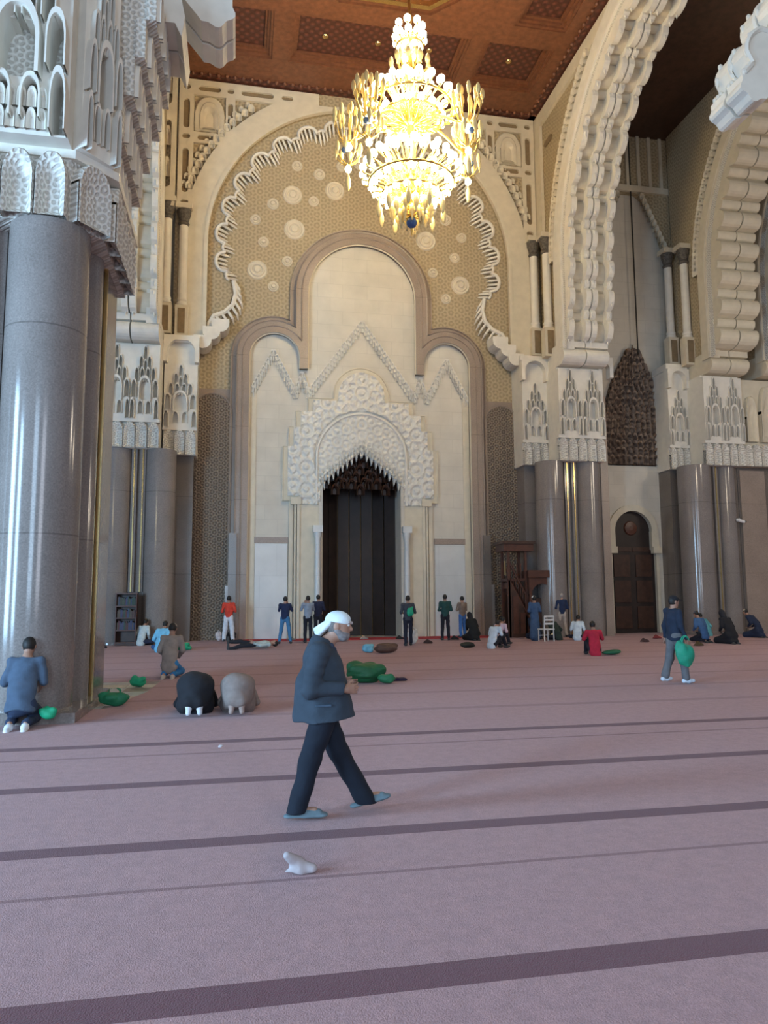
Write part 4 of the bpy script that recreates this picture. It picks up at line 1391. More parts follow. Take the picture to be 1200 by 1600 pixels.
# upper tier
arm_ring(17.05, 1.48, 22, 0.20, 0.18, bulb, 0.0, 0.18)
arm_ring(17.30, 1.22, 18, 0.32, 0.15, bulb, 0.5, 0.18)
arm_ring(16.90, 1.02, 16, 0.02, 0.2, bulb, 0.25, 0.12)
arm_ring(17.45, 0.66, 12, 0.50, 0.12, bulb, 0.5, 0.18)
# lower tier
arm_ring(14.75, 1.55, 24, 0.22, 0.20, bulb, 0.0, 0.18)
arm_ring(15.05, 1.28, 20, 0.32, 0.16, bulb, 0.5, 0.18)
arm_ring(14.50, 1.22, 20, 0.05, 0.18, bulb, 0.25, 0.1)
arm_ring(15.25, 0.80, 14, 0.40, 0.12, bulb, 0.5, 0.18)
arm_ring(14.30, 0.88, 16, -0.05, 0.16, bulb, 0.0, 0.05)
arm_ring(14.20, 0.52, 10, -0.15, 0.12, bulb, 0.5, 0.0)
# amber basket under the lower tier
arm_ring(14.0, 0.62, 12, -0.28, 0.10, tulip, 0.0, 0.02, 1.25, False)
arm_ring(13.75, 0.36, 9, -0.15, 0.05, tulip, 0.5, -0.02, 1.1, False)
for i in range(10):
    a = 2*PI*i/10
    o = inst('drop_pendant', tulip, ch, (1.05*math.cos(a), 1.05*math.sin(a), 13.95), (1, 1, -1.4))
# six satellite sprays on long curved arms
for i, adeg in enumerate((8, -42, 172, 218)):
    a = R(adeg)
    big = arm_mesh(2.0, -0.55, -0.25, 0.05)
    inst('long_arm', big, ch, (0, 0, 16.65), rz=a)
    cx_, cy_ = 2.0*math.cos(a), 2.0*math.sin(a)
    for (z, n, r_, h_) in ((16.35, 9, .46, .55), (16.2, 7, .28, .75), (15.6, 8, .40, .15)):
        for k in range(n):
            b_ = 2*PI*k/n+i
            ex, ey = cx_+r_*math.cos(b_), cy_+r_*math.sin(b_)
            inst('amber_tulip', tulip, ch, (ex, ey, z+h_), (.85, .85, 1.0))
    sp_ = MB()
    for (z, n, r_, h_) in ((16.35, 9, .46, .55), (16.2, 7, .28, .75), (15.6, 8, .40, .15)):
        for k in range(n):
            b_ = 2*PI*k/n+i
            sp_.tube([(cx_, cy_, z-0.3), (cx_+r_*.6*math.cos(b_), cy_+r_*.6*math.sin(b_), z-0.15), (cx_+r_*math.cos(b_), cy_+r_*math.sin(b_), z+h_-0.12)], 0.02, 4)
    sp_.build('spray', GOLD, ch, True)
    inst('lit_globe', bulb, ch, (cx_, cy_, 15.95), (1.1,)*3)
    inst('lit_globe', bulb, ch, (cx_, cy_, 15.2), (.9,)*3)
    inst('drop_pendant', tulip, ch, (cx_, cy_, 14.9), (1, 1, -1.4))
    MB().sphere((cx_*1.06, cy_*1.06, 15.85), 0.10, 10, 8).build('blue_glass_ball', BLUEG, ch, True)
# small chandelier of the left aisle, mostly hidden by the near pier
c2 = thing('aisle_chandelier', 'gold chandelier glimpsed at the left edge behind the near pier', 'chandelier', (-6.75, 20.0, 0))
MB().lathe([(0, 6.9), (.1, 7.0), (.06, 7.3), (.15, 7.5), (.05, 7.8), (.03, 12), (0, 12)], seg=12).build('stem', GOLD, c2, True)
for (z, r_, n) in ((7.25, .72, 14), (7.7, .5, 10)):
    MB().tube([(r_*math.cos(2*PI*i/24), r_*math.sin(2*PI*i/24), z) for i in range(24)], 0.04, 5, True).build('gold_hoop', GOLD, c2, True)
    for k in range(n):
        inst('lit_globe', bulb, c2, (r_*math.cos(2*PI*k/n), r_*math.sin(2*PI*k/n), z+.16), (.8,)*3)
        inst('amber_tulip', tulip, c2, (r_*math.cos(2*PI*(k+.5)/n), r_*math.sin(2*PI*(k+.5)/n), z-.15))

# ================================================================== PEOPLE
def V3(*a): return np.array(a, float)
def unit(v): return v/np.linalg.norm(v)
def head_prims(c, f, u, s=1.0, beard=False, k=0.02):
    f = unit(np.array(f, float)); u = np.array(u, float); u = unit(u-f*(u@f)); r = np.cross(f, u)
    M = np.stack([r, f, u], 1)
    P = lambda a, b, d: c+(r*a+f*b+u*d)*s
    pr = [ell(c, V3(.073, .094, .108)*s, k, M), ell(P(0, .035, -.060), V3(.052, .058, .068)*s, 0.03, M),
          cap(P(0, .090, .012), P(0, .108, -.022), .010*s, .015*s, 0.012), ell(P(.075, -.005, -.010), V3(.014, .026, .034)*s, 0.01, M), ell(P(-.075, -.005, -.010), V3(.014, .026, .034)*s, 0.01, M),
          ell(P(0, .086, -.062), V3(.026, .012, .009)*s, 0.01, M), cap(P(-.03, .082, .030), P(.03, .082, .030), .012*s, .012*s, 0.02),
          ell(P(0, .075, -.105), V3(.024, .02, .018)*s, 0.02, M)]
    return pr, P, M, r, f, u
def hand_arrays(wr, d, th, n, side, s=1.0, vox=0.0065, curl=0.5):
    """hand from the wrist: d = pointing, th = towards thumb, n = palm normal"""
    d = unit(d); th = unit(th-d*(th@d)); n = np.cross(d, th)*side
    P = lambda a, b, c: wr+(d*a+th*b+n*c)*s
    pr = [cap(P(-.03, 0, 0), P(.02, 0, 0), .026*s, .027*s, .01), cap(P(.03, .018, 0), P(.075, .024, 0), .020*s, .017*s, .015), cap(P(.03, -.012, 0), P(.075, -.024, 0), .020*s, .016*s, .015), cap(P(.02, 0, 0), P(.07, 0, 0), .022*s, .019*s, .015)]
    for b0, ln, ra in ((.031, .066, .0098), (.011, .075, .0103), (-.010, .069, .0098), (-.030, .054, .0086)):
        a = P(.082, b0, 0); x, z = .082, 0.0; pt = a; an = curl*0.5
        for q in range(3):
            seg = ln*(0.45, 0.30, 0.25)[q]
            x += seg*math.cos(an); z += seg*math.sin(an)
            nx_ = P(x, b0*(1+0.1*q), z)
            pr.append(cap(pt, nx_, ra*s*(1-.08*q), ra*s*(.92-.08*q), .004))
            pt = nx_; an += curl*0.7
    pr += [cap(P(.015, .02, .004), P(.045, .048, .012), .014*s, .012*s, .008), cap(P(.045, .048, .012), P(.075, .056, .022), .0115*s, .0095*s, .004)]
    return sdf_np(pr, vox)

def stand(H=1.75, arms='down', stride=0.0, lean=0.0, feet=0.0, turn=None):
    k = H/1.75
    J = dict(pel=V3(0, 0, .95), wst=V3(0, .0+lean*.3, 1.10), che=V3(0, lean*.8, 1.30), nk=V3(0, lean*1.1, 1.49), hd=V3(0, .025+lean*1.35, 1.635), hf=V3(0, 1, -.05), hu=V3(0, 0, 1))
    for s, n in ((-1, 'L'), (1, 'R')):
        st = stride*s
        J['sh'+n] = V3(.175*s, lean, 1.43)
        J['hp'+n] = V3(.09*s, 0, .93)
        J['kn'+n] = V3((.10+feet*.5)*s, .03+st*.55, .50)
        J['an'+n] = V3((.11+feet)*s, -.02+st, .085)
        J['ft'+n] = V3(0.1*s, 1, 0)
        if arms == 'down':
            J['el'+n] = V3(.235*s, -.03, 1.14); J['wr'+n] = V3(.25*s, .06, .90)
        elif arms == 'folded':
            J['el'+n] = V3(.25*s, -.02, 1.15); J['wr'+n] = V3(.06*s, .20, 1.12)
        elif arms == 'phone':
            J['el'+n] = V3(.24*s, .10, 1.22); J['wr'+n] = V3(.07*s, .24, 1.48)
        elif arms == 'chest':
            J['el'+n] = V3(.24*s, .06, 1.17); J['wr'+n] = V3(.06*s, .25, 1.32)
    for q in J:
        if q[:2] not in ('hf', 'hu', 'ft'): J[q] = J[q]*k
    return J
def kneel(H=1.75, arms='lap', lean=0.08):
    k = H/1.75
    J = dict(pel=V3(0, -.10, .27), wst=V3(0, -.08, .44), che=V3(0, lean, .66), nk=V3(0, lean*1.6, .85), hd=V3(0, .04+lean*2, .98), hf=V3(0, 1, -.45), hu=V3(0, .35, 1))
    for s, n in ((-1, 'L'), (1, 'R')):
        J['sh'+n] = V3(.175*s, lean*1.3, .79); J['el'+n] = V3(.225*s, .06, .54); J['wr'+n] = V3(.12*s, .28, .40)
        J['hp'+n] = V3(.10*s, -.08, .25); J['kn'+n] = V3(.16*s, .36, .09); J['an'+n] = V3(.09*s, -.22, .07); J['ft'+n] = V3(0.05*s, -1, -.35)
    for q in J:
        if q[:2] not in ('hf', 'hu', 'ft'): J[q] = J[q]*k
    return J
def prostrate(H=1.75):
    k = H/1.75
    J = dict(pel=V3(0, -.08, .43), wst=V3(0, .08, .46), che=V3(0, .32, .36), nk=V3(0, .50, .24), hd=V3(0, .61, .13), hf=V3(0, .25, -1), hu=V3(0, 1, .2))
    for s, n in ((-1, 'L'), (1, 'R')):
        J['sh'+n] = V3(.175*s, .46, .28); J['el'+n] = V3(.28*s, .42, .08); J['wr'+n] = V3(.20*s, .62, .035)
        J['hp'+n] = V3(.10*s, -.06, .40); J['kn'+n] = V3(.15*s, .12, .09); J['an'+n] = V3(.065*s, -.33, .20); J['ft'+n] = V3(0.10*s, -.05, -1)
    for q in J:
        if q[:2] not in ('hf', 'hu', 'ft'): J[q] = J[q]*k
    return J
def sit(H=1.75, kind='up', lean=0.15):
    k = H/1.75
    J = dict(pel=V3(0, 0, .13), wst=V3(0, lean*.2, .30), che=V3(0, lean, .52), nk=V3(0, lean*1.6, .70), hd=V3(0, .05+lean*1.9, .83), hf=V3(0, 1, -.2), hu=V3(0, .1, 1))
    for s, n in ((-1, 'L'), (1, 'R')):
        J['sh'+n] = V3(.175*s, lean*1.4, .64); J['hp'+n] = V3(.10*s, .02, .12)
        if kind == 'up':
            J['kn'+n] = V3(.15*s, .38, .42); J['an'+n] = V3(.13*s, .58, .07); J['ft'+n] = V3(.1*s, 1, 0)
            J['el'+n] = V3(.26*s, .22, .44); J['wr'+n] = V3(.10*s, .42, .46)
        else:
            J['kn'+n] = V3(.33*s, .28, .13); J['an'+n] = V3(-.06*s, .34, .06); J['ft'+n] = V3(-.8*s, .3, 0)
            J['el'+n] = V3(.25*s, .10, .38); J['wr'+n] = V3(.16*s, .28, .22)
    for q in J:
        if q[:2] not in ('hf', 'hu', 'ft'): J[q] = J[q]*k
    return J

def person(label, loc, rz, J, top=(.1, .1, .1), bot=(.05, .05, .05), sleeve='long', hair=HAIR, headgear=None, vox=0.026, fat=1.0,
           skin=SKIN, shoe=(.05, .05, .05), robe=None, hem=None, collar=None, wr=0.006, handvox=0.0085, hold=None, group=None, rot=None, k=1.0, beltz=None, curl=.6, cx=1.0):
    t = thing('person', label, 'person', loc, rz, group)
    if rot: t.rotation_euler = rot
    F_ = fat
    ax = unit(J['nk']-J['pel']); lat = unit(J['shR']-J['shL']); fw = np.cross(ax, lat); fw = fw*(1 if True else -1)
    fwd_ = np.cross(ax, lat)*-1
    fwd_ = unit(np.cross(lat, ax))*-1 if False else unit(np.cross(ax, lat))
    sq = (fwd_, 0.66)
    # body under the clothes, one continuous surface
    hp, P, M, r_, f_, u_ = head_prims(J['hd'], J['hf'], J['hu'], k)
    body = [cap(J['pel'], J['wst'], .125*F_*k, .115*F_*k, .04, sq), cap(J['wst'], J['che'], .115*F_*k, .135*F_*k, .04, sq),
            cap(J['shL'], J['shR'], .052*k, .052*k, .05), cap(J['che'], J['nk'], .10*k, .052*k, .05), cap(J['nk'], J['hd']-u_*.05*k, .052*k, .054*k, .03)]
    body += hp
    for s in 'LR':
        body += [cap(J['sh'+s], J['el'+s], .043*k, .037*k, .02), cap(J['el'+s], J['wr'+s], .037*k, .026*k, .02),
                 cap(J['hp'+s], J['kn'+s], .072*k, .050*k, .03), cap(J['kn'+s], J['an'+s], .050*k, .034*k, .02)]
        ft = unit(J['ft'+s])
        a = J['an'+s]-V3(0, 0, .03)*k*(1 if abs(ft[2]) < .5 else 0)
        body += [cap(a-ft*.04*k, a+ft*.13*k, .034*k, .028*k, .02)]
    parts = [sdf_np(body, vox*0.62)]
    for s, sd in (('L', -1), ('R', 1)):
        d = unit(J['wr'+s]-J['el'+s])
        thd = V3(-sd*1.0, 0, .3) if abs(d[2]) < .8 else V3(0, 1, 0)
        parts.append(hand_arrays(J['wr'+s], d, np.array(thd), None, sd, k*0.98, handvox, curl))
    put('body', np_mesh('body', parts, skin), t)
    # trousers
    if bot is not None and robe is None:
        tr_ = [cap(J['pel'], J['wst']*.4+J['pel']*.6, .140*F_*k, .135*F_*k, .04, sq)]
        for s in 'LR':
            tr_ += [cap(J['hp'+s], J['kn'+s], .090*k*F_, .068*k*cx, .04), cap(J['kn'+s], J['an'+s]+(J['kn'+s]-J['an'+s])*.06, .068*k*cx, .060*k*cx, .03)]
        put('trousers', np_mesh('trousers', [sdf_np(tr_, vox, wr, 3)], cloth(bot)), t)
    # shirt, jacket or robe
    sh = [cap(J['pel']-ax*(.04 if robe is None else 0)*k, J['wst'], .172*F_*k, .150*F_*k, .05, sq), cap(J['wst'], J['che'], .150*F_*k, .160*F_*k, .05, sq),
          cap(J['nk']-ax*.10*k, J['shL'], .085*k, .064*k, .05), cap(J['nk']-ax*.10*k, J['shR'], .085*k, .064*k, .05), cap(J['che'], J['nk']-ax*.04*k, .120*k, .062*k, .05)]
    if robe:
        if robe == 'stand':
            sh += [cap(J['pel'], V3(0, 0, .16), .15*F_*k, .22*k, .06, (V3(0, 1, 0), .8))]
        else:
            for s in 'LR':
                sh += [cap(J['hp'+s], J['kn'+s], .13*k*F_, .11*k, .08), cap(J['kn'+s], J['an'+s], .11*k, .09*k, .08)]
        if abs(J['hf'][2]) > .8:
            sh += [cap(J['pel']-V3(0, .04, .06), V3(0, .12, .12), .19*k*F_, .16*k, .1), cap(J['pel']+V3(0, -.04, -.12), J['che'], .20*k, .17*k, .1)]
    for s in 'LR':
        sh += [cap(J['sh'+s]-ax*.01*k, J['el'+s], .062*k, .054*k, .03)]
        if sleeve == 'long':
            sh += [cap(J['el'+s], J['wr'+s]*.94+J['el'+s]*.06, .056*k, .044*k, .02)]
    if robe != 'low' and hem is not None:
        sh += [cut(J['pel']-ax*hem*k, -ax)]
    put('robe' if robe else 'shirt', np_mesh('shirt', [sdf_np(sh, vox, wr*1.3, 7)], cloth(top)), t)
    # feet
    for s in 'LR':
        ft = unit(J['ft'+s]); a = J['an'+s]-V3(0, 0, .032)*k*(1 if abs(ft[2]) < .5 else 0)
        blob('shoe' if shoe != 'sock' else 'sock', [cap(a-ft*.05*k, a+ft*.05*k, .044*k, .046*k, .03), cap(a+ft*.05*k, a+ft*.15*k, .046*k, .036*k, .03)], vox*0.5, SOCK if shoe == 'sock' else cloth(shoe), t)
    # hair or headgear
    hc_ = J['hd']
    if hair is not None:
        blob('hair', [ell(hc_+u_*.012*k-f_*.012*k, V3(.083, .100, .108)*k, .02, M), cut(hc_+u_*.01*k+f_*.055*k, unit(f_*1.0-u_*1.0)), cut(hc_-u_*.07*k, -u_)], vox*0.5, hair, t)
    if headgear == 'cap':       # peaked cap
        c_ = hold or (.75, .78, .80)
        blob('cap', [ell(hc_+u_*.035*k, V3(.088, .105, .088)*k, .02, M), cap(hc_+u_*.045*k+f_*.08*k, hc_+u_*.03*k+f_*.16*k, .05*k, .045*k, .02, (u_, .22)), cut(hc_+u_*.018*k, -u_+f_*0.1)], vox*0.45, cloth(c_), t)
    elif headgear == 'skullcap':
        c_ = hold or (.75, .72, .66)
        blob('skullcap', [ell(hc_+u_*.03*k, V3(.086, .102, .092)*k, .02, M), cut(hc_+u_*.03*k, -u_)], vox*0.45, cloth(c_), t)
    elif headgear == 'hood':
        blob('headscarf', [ell(hc_+u_*.012*k-f_*.01*k, V3(.095, .11, .125)*k, .03, M), cap(J['nk'], hc_, .10*k, .09*k, .05), ('sub', _arr(hc_+f_*.12*k), .08*k, 0)], vox*0.6, cloth(hold or (.02, .02, .025)), t)
    return t, J

N = 0  # facing the qibla (+Y)
# kneeling man bottom left
person('kneeling man in grey-blue t-shirt at the foot of the huge near pier', (-2.84, 11.02, 0.012), 0.05, kneel(1.88, lean=.10), top=(.065, .10, .155), bot=(.02, .035, .075), sleeve='short', vox=.016, shoe='sock', k=1.05, fat=1.08, hem=.10, wr=.006)
person('person bowed in prostration, all in black, white soles showing', (-0.60, 11.65, 0.012), 0.0, prostrate(1.80), top=(.012, .013, .018), bot=(.012, .013, .018), vox=.015, shoe='sock', robe='low', fat=1.15, k=1.03)
person('person bowed in prostration in a taupe robe beside the one in black', (0.02, 11.65, 0.012), -0.05, prostrate(1.72), top=(.24, .19, .17), bot=(.24, .19, .17), vox=.015, shoe=(.38, .28, .24), robe='low', fat=1.1)
person('kneeling man in beige-grey shirt and skullcap seen from behind, blue trousers', (-1.42, 17.0, 0.012), -0.1, kneel(1.85, lean=.06), top=(.30, .25, .22), bot=(.03, .20, .45), vox=.018, headgear='skullcap', hold=(.35, .32, .28), shoe=(.5, .42, .36), k=1.05)
person('seated man in light blue shirt beyond the beige kneeling man', (-2.42, 24.9, 0.012), -0.3, sit(1.80, 'cross', .18), top=(.18, .48, .68), bot=(.04, .12, .30), vox=.026)
person('seated man in pale checked shirt near the bookcase', (-3.45, 28.6, 0.012), -0.5, sit(1.75, 'cross', .12), top=(.55, .62, .62), bot=(.03, .04, .08), vox=.028)
person('person lying on the carpet in pale shirt and black trousers', (-0.35, 25.6, 0.15), 0, stand(1.70, 'down', .12), top=(.42, .48, .46), bot=(.015, .015, .02), vox=.026, rot=(PI/2, 0, PI/2*1.02))
person('standing man in bright red shirt and loose white trousers on the left', (-0.35, 30.0, 0.012), 0, stand(1.78, 'folded', 0, feet=.06), top=(.62, .055, .03), bot=(.68, .70, .74), sleeve='short', vox=.026, hem=.04, cx=1.35)
person('standing man in dark t-shirt and jeans raising a phone', (1.72, 27.9, 0.012), -0.15, stand(1.74, 'phone', 0, feet=.10), top=(.012, .02, .06), bot=(.05, .17, .32), sleeve='short', vox=.026, hem=.06)
person('standing man in grey shirt holding a camera to his face, by the mihrab jamb', (2.60, 28.3, 0.012), 0.2, stand(1.76, 'phone'), top=(.26, .30, .36), bot=(.012, .012, .02), vox=.026, skin=SKIN, hem=.06)
person('standing man in dark clothes, half hidden behind the walking man', (3.15, 29.9, 0.012), -0.2, stand(1.80, 'chest'), top=(.02, .025, .06), bot=(.02, .02, .03), vox=.028, hem=.06)
person('standing man in charcoal shirt with a green bag on his back', (5.83, 25.5, 0.012), 0, stand(1.74, 'folded', .08), top=(.05, .055, .07), bot=(.012, .015, .03), sleeve='short', vox=.024, hem=.08)
person('standing man in dark green shirt right of the mihrab', (7.96, 28.3, 0.012), 0, stand(1.78, 'folded', 0, feet=.02), top=(.015, .06, .055), bot=(.012, .012, .02), vox=.026, hem=.06)
person('standing figure in tan top and blue trousers behind the seated one in black', (9.12, 29.8, 0.012), 0.4, stand(1.70, 'chest'), top=(.20, .15, .12), bot=(.05, .16, .42), vox=.028, hem=.05)
person('seated figure wrapped in black below the man in tan top', (9.05, 28.2, 0.012), 0.2, kneel(1.70, lean=.12), top=(.01, .012, .014), bot=(.01, .01, .01), vox=.028, robe='low', headgear='hood', hair=None, fat=1.25)
person('seated man in white t-shirt with black trousers, knees drawn up', (8.20, 23.6, 0.012), -1.05, sit(1.72, 'up', .16), top=(.60, .70, .78), bot=(.012, .012, .018), sleeve='short', vox=.022)
person('seated person in pale pink shirt just behind the one in white', (8.95, 25.2, 0.012), -0.9, sit(1.80, 'up', .2), top=(.60, .46, .55), bot=(.02, .02, .03), vox=.026)
person('standing man in blue robe and white skullcap beside the white chair', (11.25, 27.3, 0.012), 0.05, stand(1.70, 'folded', 0), top=(.05, .10, .20), bot=(.10, .20, .34), robe='stand', vox=.026, headgear='skullcap', hold=(.75, .74, .72))
person('standing man in navy shirt and beige trousers by the pulpit', (13.15, 29.0, 0.012), 0, stand(1.82, 'folded', 0, feet=.05), top=(.015, .03, .08), bot=(.48, .42, .36), vox=.028, skin=SKIN_L, hair=plain('grey_hair', (.35, .32, .30)), hem=.05)
person('seated man in white shirt right of the pulpit', (12.85, 27.0, 0.012), -0.6, sit(1.75, 'cross', .15), top=(.58, .68, .76), bot=(.02, .02, .04), vox=.026, sleeve='short')
person('seated figure in dark clothes left of the white-shirted man by the pulpit', (12.20, 27.3, 0.012), 0.3, sit(1.70, 'cross', .25), top=(.02, .035, .03), bot=(.02, .02, .03), vox=.028)
person('crouched figure in dark navy behind the white chair', (11.75, 28.4, 0.012), 0.1, kneel(1.68, lean=.2), top=(.012, .02, .045), bot=(.01, .015, .03), vox=.028, robe='low')
person('seated man in crimson shirt on the right, back turned', (10.05, 20.0, 0.012), -0.25, sit(1.78, 'up', .10), top=(.48, .02, .05), bot=(.02, .02, .03), vox=.022, sleeve='short')
person('seated man in teal shirt before the far right granite shaft', (19.3, 28.2, 0.012), 0.2, sit(1.70, 'cross', .2), top=(.10, .34, .40), bot=(.015, .02, .03), vox=.028)
person('kneeling figure in a black robe at the right edge of the rows', (16.95, 23.6, 0.012), 0.1, kneel(1.86, lean=.12), top=(.010, .010, .014), bot=(.01, .01, .01), vox=.024, robe='low', headgear='hood', hair=None, fat=1.2)
person('seated figure in blue and black just left of the black robed one', (16.45, 24.4, 0.012), 0.2, kneel(1.80, lean=.1), top=(.05, .12, .26), bot=(.01, .01, .02), vox=.026, headgear='skullcap', hold=(.10, .10, .12))
person('bent figure in navy cut by the right edge of the picture', (20.35, 26.6, 0.012), 0.3, kneel(1.80, lean=.2), top=(.015, .025, .06), bot=(.01, .01, .02), vox=.028, robe='low', headgear='skullcap', hold=(.5, .4, .3))

# right-hand walker with green bag, heading left to right
Jr = stand(1.70, 'down', 0.17)
Jr['wrR'] = V3(.24, .10, .84); Jr['wrL'] = V3(-.25, -.02, .88); Jr['anL'][2] += .03
Jr['hf'] = V3(.1, 1, -.1)
person('walking man in black cap and navy jacket carrying a green bag', (8.45, 13.45, 0.0), -PI/2+0.12, Jr, top=(.012, .022, .045), bot=(.13, .13, .14), vox=.014, headgear='cap', hold=(.012, .012, .016), hair=HAIR, shoe=(.62, .70, .78), fat=1.12, hem=.10, skin=SKIN, handvox=.007, wr=.007, cx=1.2)
def bag(name, label, loc, size, c, seed=1, rz=0, handles=True, vox=None, rot=None):
    o = None
    sx, sy, sz = size
    rs = np.random.RandomState(seed)
    pr = [ell(V3(0, 0, sz*.42), V3(sx*.5, sy*.5, sz*.45), .03)]
    for i in range(7):
        a = rs.rand()*2*PI; q = .28+.12*rs.rand()
        pr.append(ell(V3(sx*q*math.cos(a), sy*q*math.sin(a), sz*(.25+.55*rs.rand())), V3(sx*.22, sy*.22, sz*.24), .035))
    if handles:
        for e in (-1, 1):
            for i in range(6):
                t0, t1 = PI*i/6, PI*(i+1)/6
                pr.append(cap(V3(sx*.22*math.cos(t0), e*sy*.12, sz*.86+sz*.28*math.sin(t0)), V3(sx*.22*math.cos(t1), e*sy*.12, sz*.86+sz*.28*math.sin(t1)), .011, .011, .012))
    pr.append(cut(V3(0, 0, 0.0), V3(0, 0, -1)))
    o = blob(name, pr, vox or max(.008, max(size)/45), cloth(c, .6), None, .008, seed)
    o.location = loc; o.rotation_euler = rot or (0, 0, rz)
    return tag(o, label, 'bag')
GREEN = (.012, .19, .085)
bag('green_bag', 'green cloth bag hanging from the hand of the walker in black cap', (8.42, 13.05, 0.36), (.36, .20, .50), (.01, .28, .17), 3)
bag('green_bag', 'large dark green fabric bundle on the carpet behind the walking man', (2.55, 15.0, 0.012), (.80, .42, .44), (.008, .10, .035), 5, handles=False)
bag('green_bag', 'small green pouch at the right foot of the large green bundle', (2.90, 14.7, 0.012), (.30, .22, .20), (.012, .15, .06), 6, handles=False)
bag('green_bag', 'green shoe bag lying on the bare marble beside the near pier', (-1.93, 12.8, 0.012), (.44, .25, .24), GREEN, 7)
bag('green_bag', 'small green shoe bag on the dark carpet edge beyond the near pier', (-1.88, 15.4, 0.012), (.28, .22, .20), (.01, .34, .16), 8, handles=False)
bag('green_bag', 'small green bag beside the kneeling man in grey-blue t-shirt', (-2.50, 11.0, 0.10), (.20, .16, .17), (.01, .36, .18), 9, handles=False)
bag('green_bag', 'flat green bag beside the seated man in crimson shirt', (10.60, 20.15, 0.012), (.55, .3, .13), (.012, .13, .06), 10, handles=False)
bag('green_bag', 'green bag on the back of the man in charcoal shirt', (5.86, 25.32, 1.02), (.22, .14, .34), (.01, .36, .20), 11, handles=False)
bag('green_bag', 'green cloth bundle by the head of the person lying down', (-1.75, 25.5, 0.012), (.5, .35, .25), (.01, .30, .14), 12, handles=False)
bag('white_bag', 'white plastic bag standing by the man in charcoal shirt', (6.15, 26.2, 0.012), (.34, .2, .55), (.55, .52, .48), 13)
bag('white_bag', 'small pale bag at the feet of the man in red shirt', (-0.72, 30.1, 0.03), (.22, .18, .35), (.60, .52, .50), 14)
bag('black_bag', 'small black bag between the feet of the man in red shirt', (-0.28, 30.5, 0.03), (.45, .25, .30), (.01, .01, .015), 15)
bag('dark_bag', 'dark bag on the floor by the seated one in white t-shirt', (7.55, 24.2, 0.012), (.5, .25, .2), (.02, .025, .02), 16, handles=False)
bag('blue_bag', 'blue and white bundle on the carpet in front of the mihrab', (3.97, 23.0, 0.012), (.34, .25, .30), (.18, .50, .66), 17, handles=False)
bag('brown_bag', 'brown heap of clothes on the carpet right of the blue bundle', (4.45, 22.6, 0.012), (.72, .35, .30), (.11, .06, .045), 18, handles=False)
tag(blob('sandal', [cap(V3(-.13, 0, .03), V3(.13, .0, .03), .045, .05, .02, (V3(0, 0, 1), .6)), cap(V3(.02, -.05, .05), V3(.02, .05, .05), .022, .022, .02), cap(V3(-.13, .11, .03), V3(.13, .11, .03), .045, .05, .02, (V3(0, 0, 1), .6))], .008, cloth((.03, .02, .05))), 'pair of dark purple slippers right of the green bundle', 'slippers').location = (3.20, 15.15, 0.0)
bpy.data.objects['sandal'].scale = (1.3, 1, 1)
def litter(label, loc, size, c, seed, cat='litter', rz=0):
    o = blob('crumpled_cloth', [cap(V3(-size*.35, 0, size*.5 if cat == 'sock' else .02), V3(0, size*.1, size*.2), size*.09, size*.17, .03), cap(V3(0, size*.1, size*.18), V3(size*.35, -size*.1, .02), size*.17, size*.13, .03), cap(V3(-size*.3, size*.1, .0), V3(0, 0, .02), size*.10, size*.15, .03), cut(V3(0, 0, 0), V3(0, 0, -1))], max(.005, size/40), cloth(c), None, .006, seed)
    o.location = loc; o.rotation_euler = (0, 0, rz)
    return tag(o, label, cat)
litter('white crumpled sock lying alone on the near carpet', (0.40, 4.88, 0.012), .23, (.42, .37, .38), 3, 'sock', 0.3)
litter('tiny scrap of white lint on the carpet in the middle distance', (-0.17, 8.95, 0.012), .06, (.55, .48, .48), 4)
for i, (x, y, lb) in enumerate(((-4.6, 27.4, 'small dark item on the carpet near the bookcase'), (6.8, 26.6, 'dark item on the carpet right of the man with the green bag'), (8.4, 28.6, 'dark item beside the man in dark green shirt'), (14.6, 25.2, 'dark item on the carpet before the small aisle door'), (16.2, 27.0, 'reddish item on the carpet at the small aisle door'), (15.2, 22.8, 'brown mat lying left of the black robed figure'), (5.0, 29.9, 'pale cloth on the red runner before the mihrab'), (6.4, 29.6, 'black item on the red runner at the mihrab'), (2.1, 30.0, 'grey cloth by the white dado'))):
    litter(lb, (x, y, 0.016), .38, [(.03, .02, .02), (.05, .03, .03), (.03, .03, .03), (.06, .03, .03), (.2, .03, .03), (.08, .05, .02), (.3, .25, .2), (.02, .02, .02), (.12, .12, .11)][i], 20+i, 'clothing')

# ------------------------------------------------ the walking man in front
Jm = dict(pel=V3(.02, 0, .85), wst=V3(.04, 0, .98), che=V3(.02, 0, 1.15), nk=V3(.05, 0, 1.34), hd=V3(.145, 0, 1.475), hf=V3(1, -.28, -.10), hu=V3(.15, 0, 1))
Jm['shL'] = V3(.0, .17, 1.27); Jm['shR'] = V3(-.03, -.17, 1.27)
Jm['elR'] = V3(-.10, -.215, 1.00); Jm['wrR'] = V3(.17, -.17, .98)
Jm['elL'] = V3(-.03, .22, 1.0); Jm['wrL'] = V3(.20, .15, .99)
Jm['hpL'] = V3(.02, .09, .83); Jm['hpR'] = V3(.02, -.09, .83)
Jm['knR'] = V3(-.085, -.09, .455); Jm['anR'] = V3(-.185, -.09, .085); Jm['ftR'] = V3(1, -.05, 0)
Jm['knL'] = V3(.16, .08, .455); Jm['anL'] = V3(.355, .07, .105); Jm['ftL'] = V3(1, .0, .22)
wm = thing('person', 'walking elderly man in white backwards cap, blue-grey jacket and navy trousers', 'person', (0.665, 6.1, 0.012))
SK = SKIN
hp, P, M, r_, f_, u_ = head_prims(Jm['hd'], Jm['hf'], Jm['hu'], 1.0)
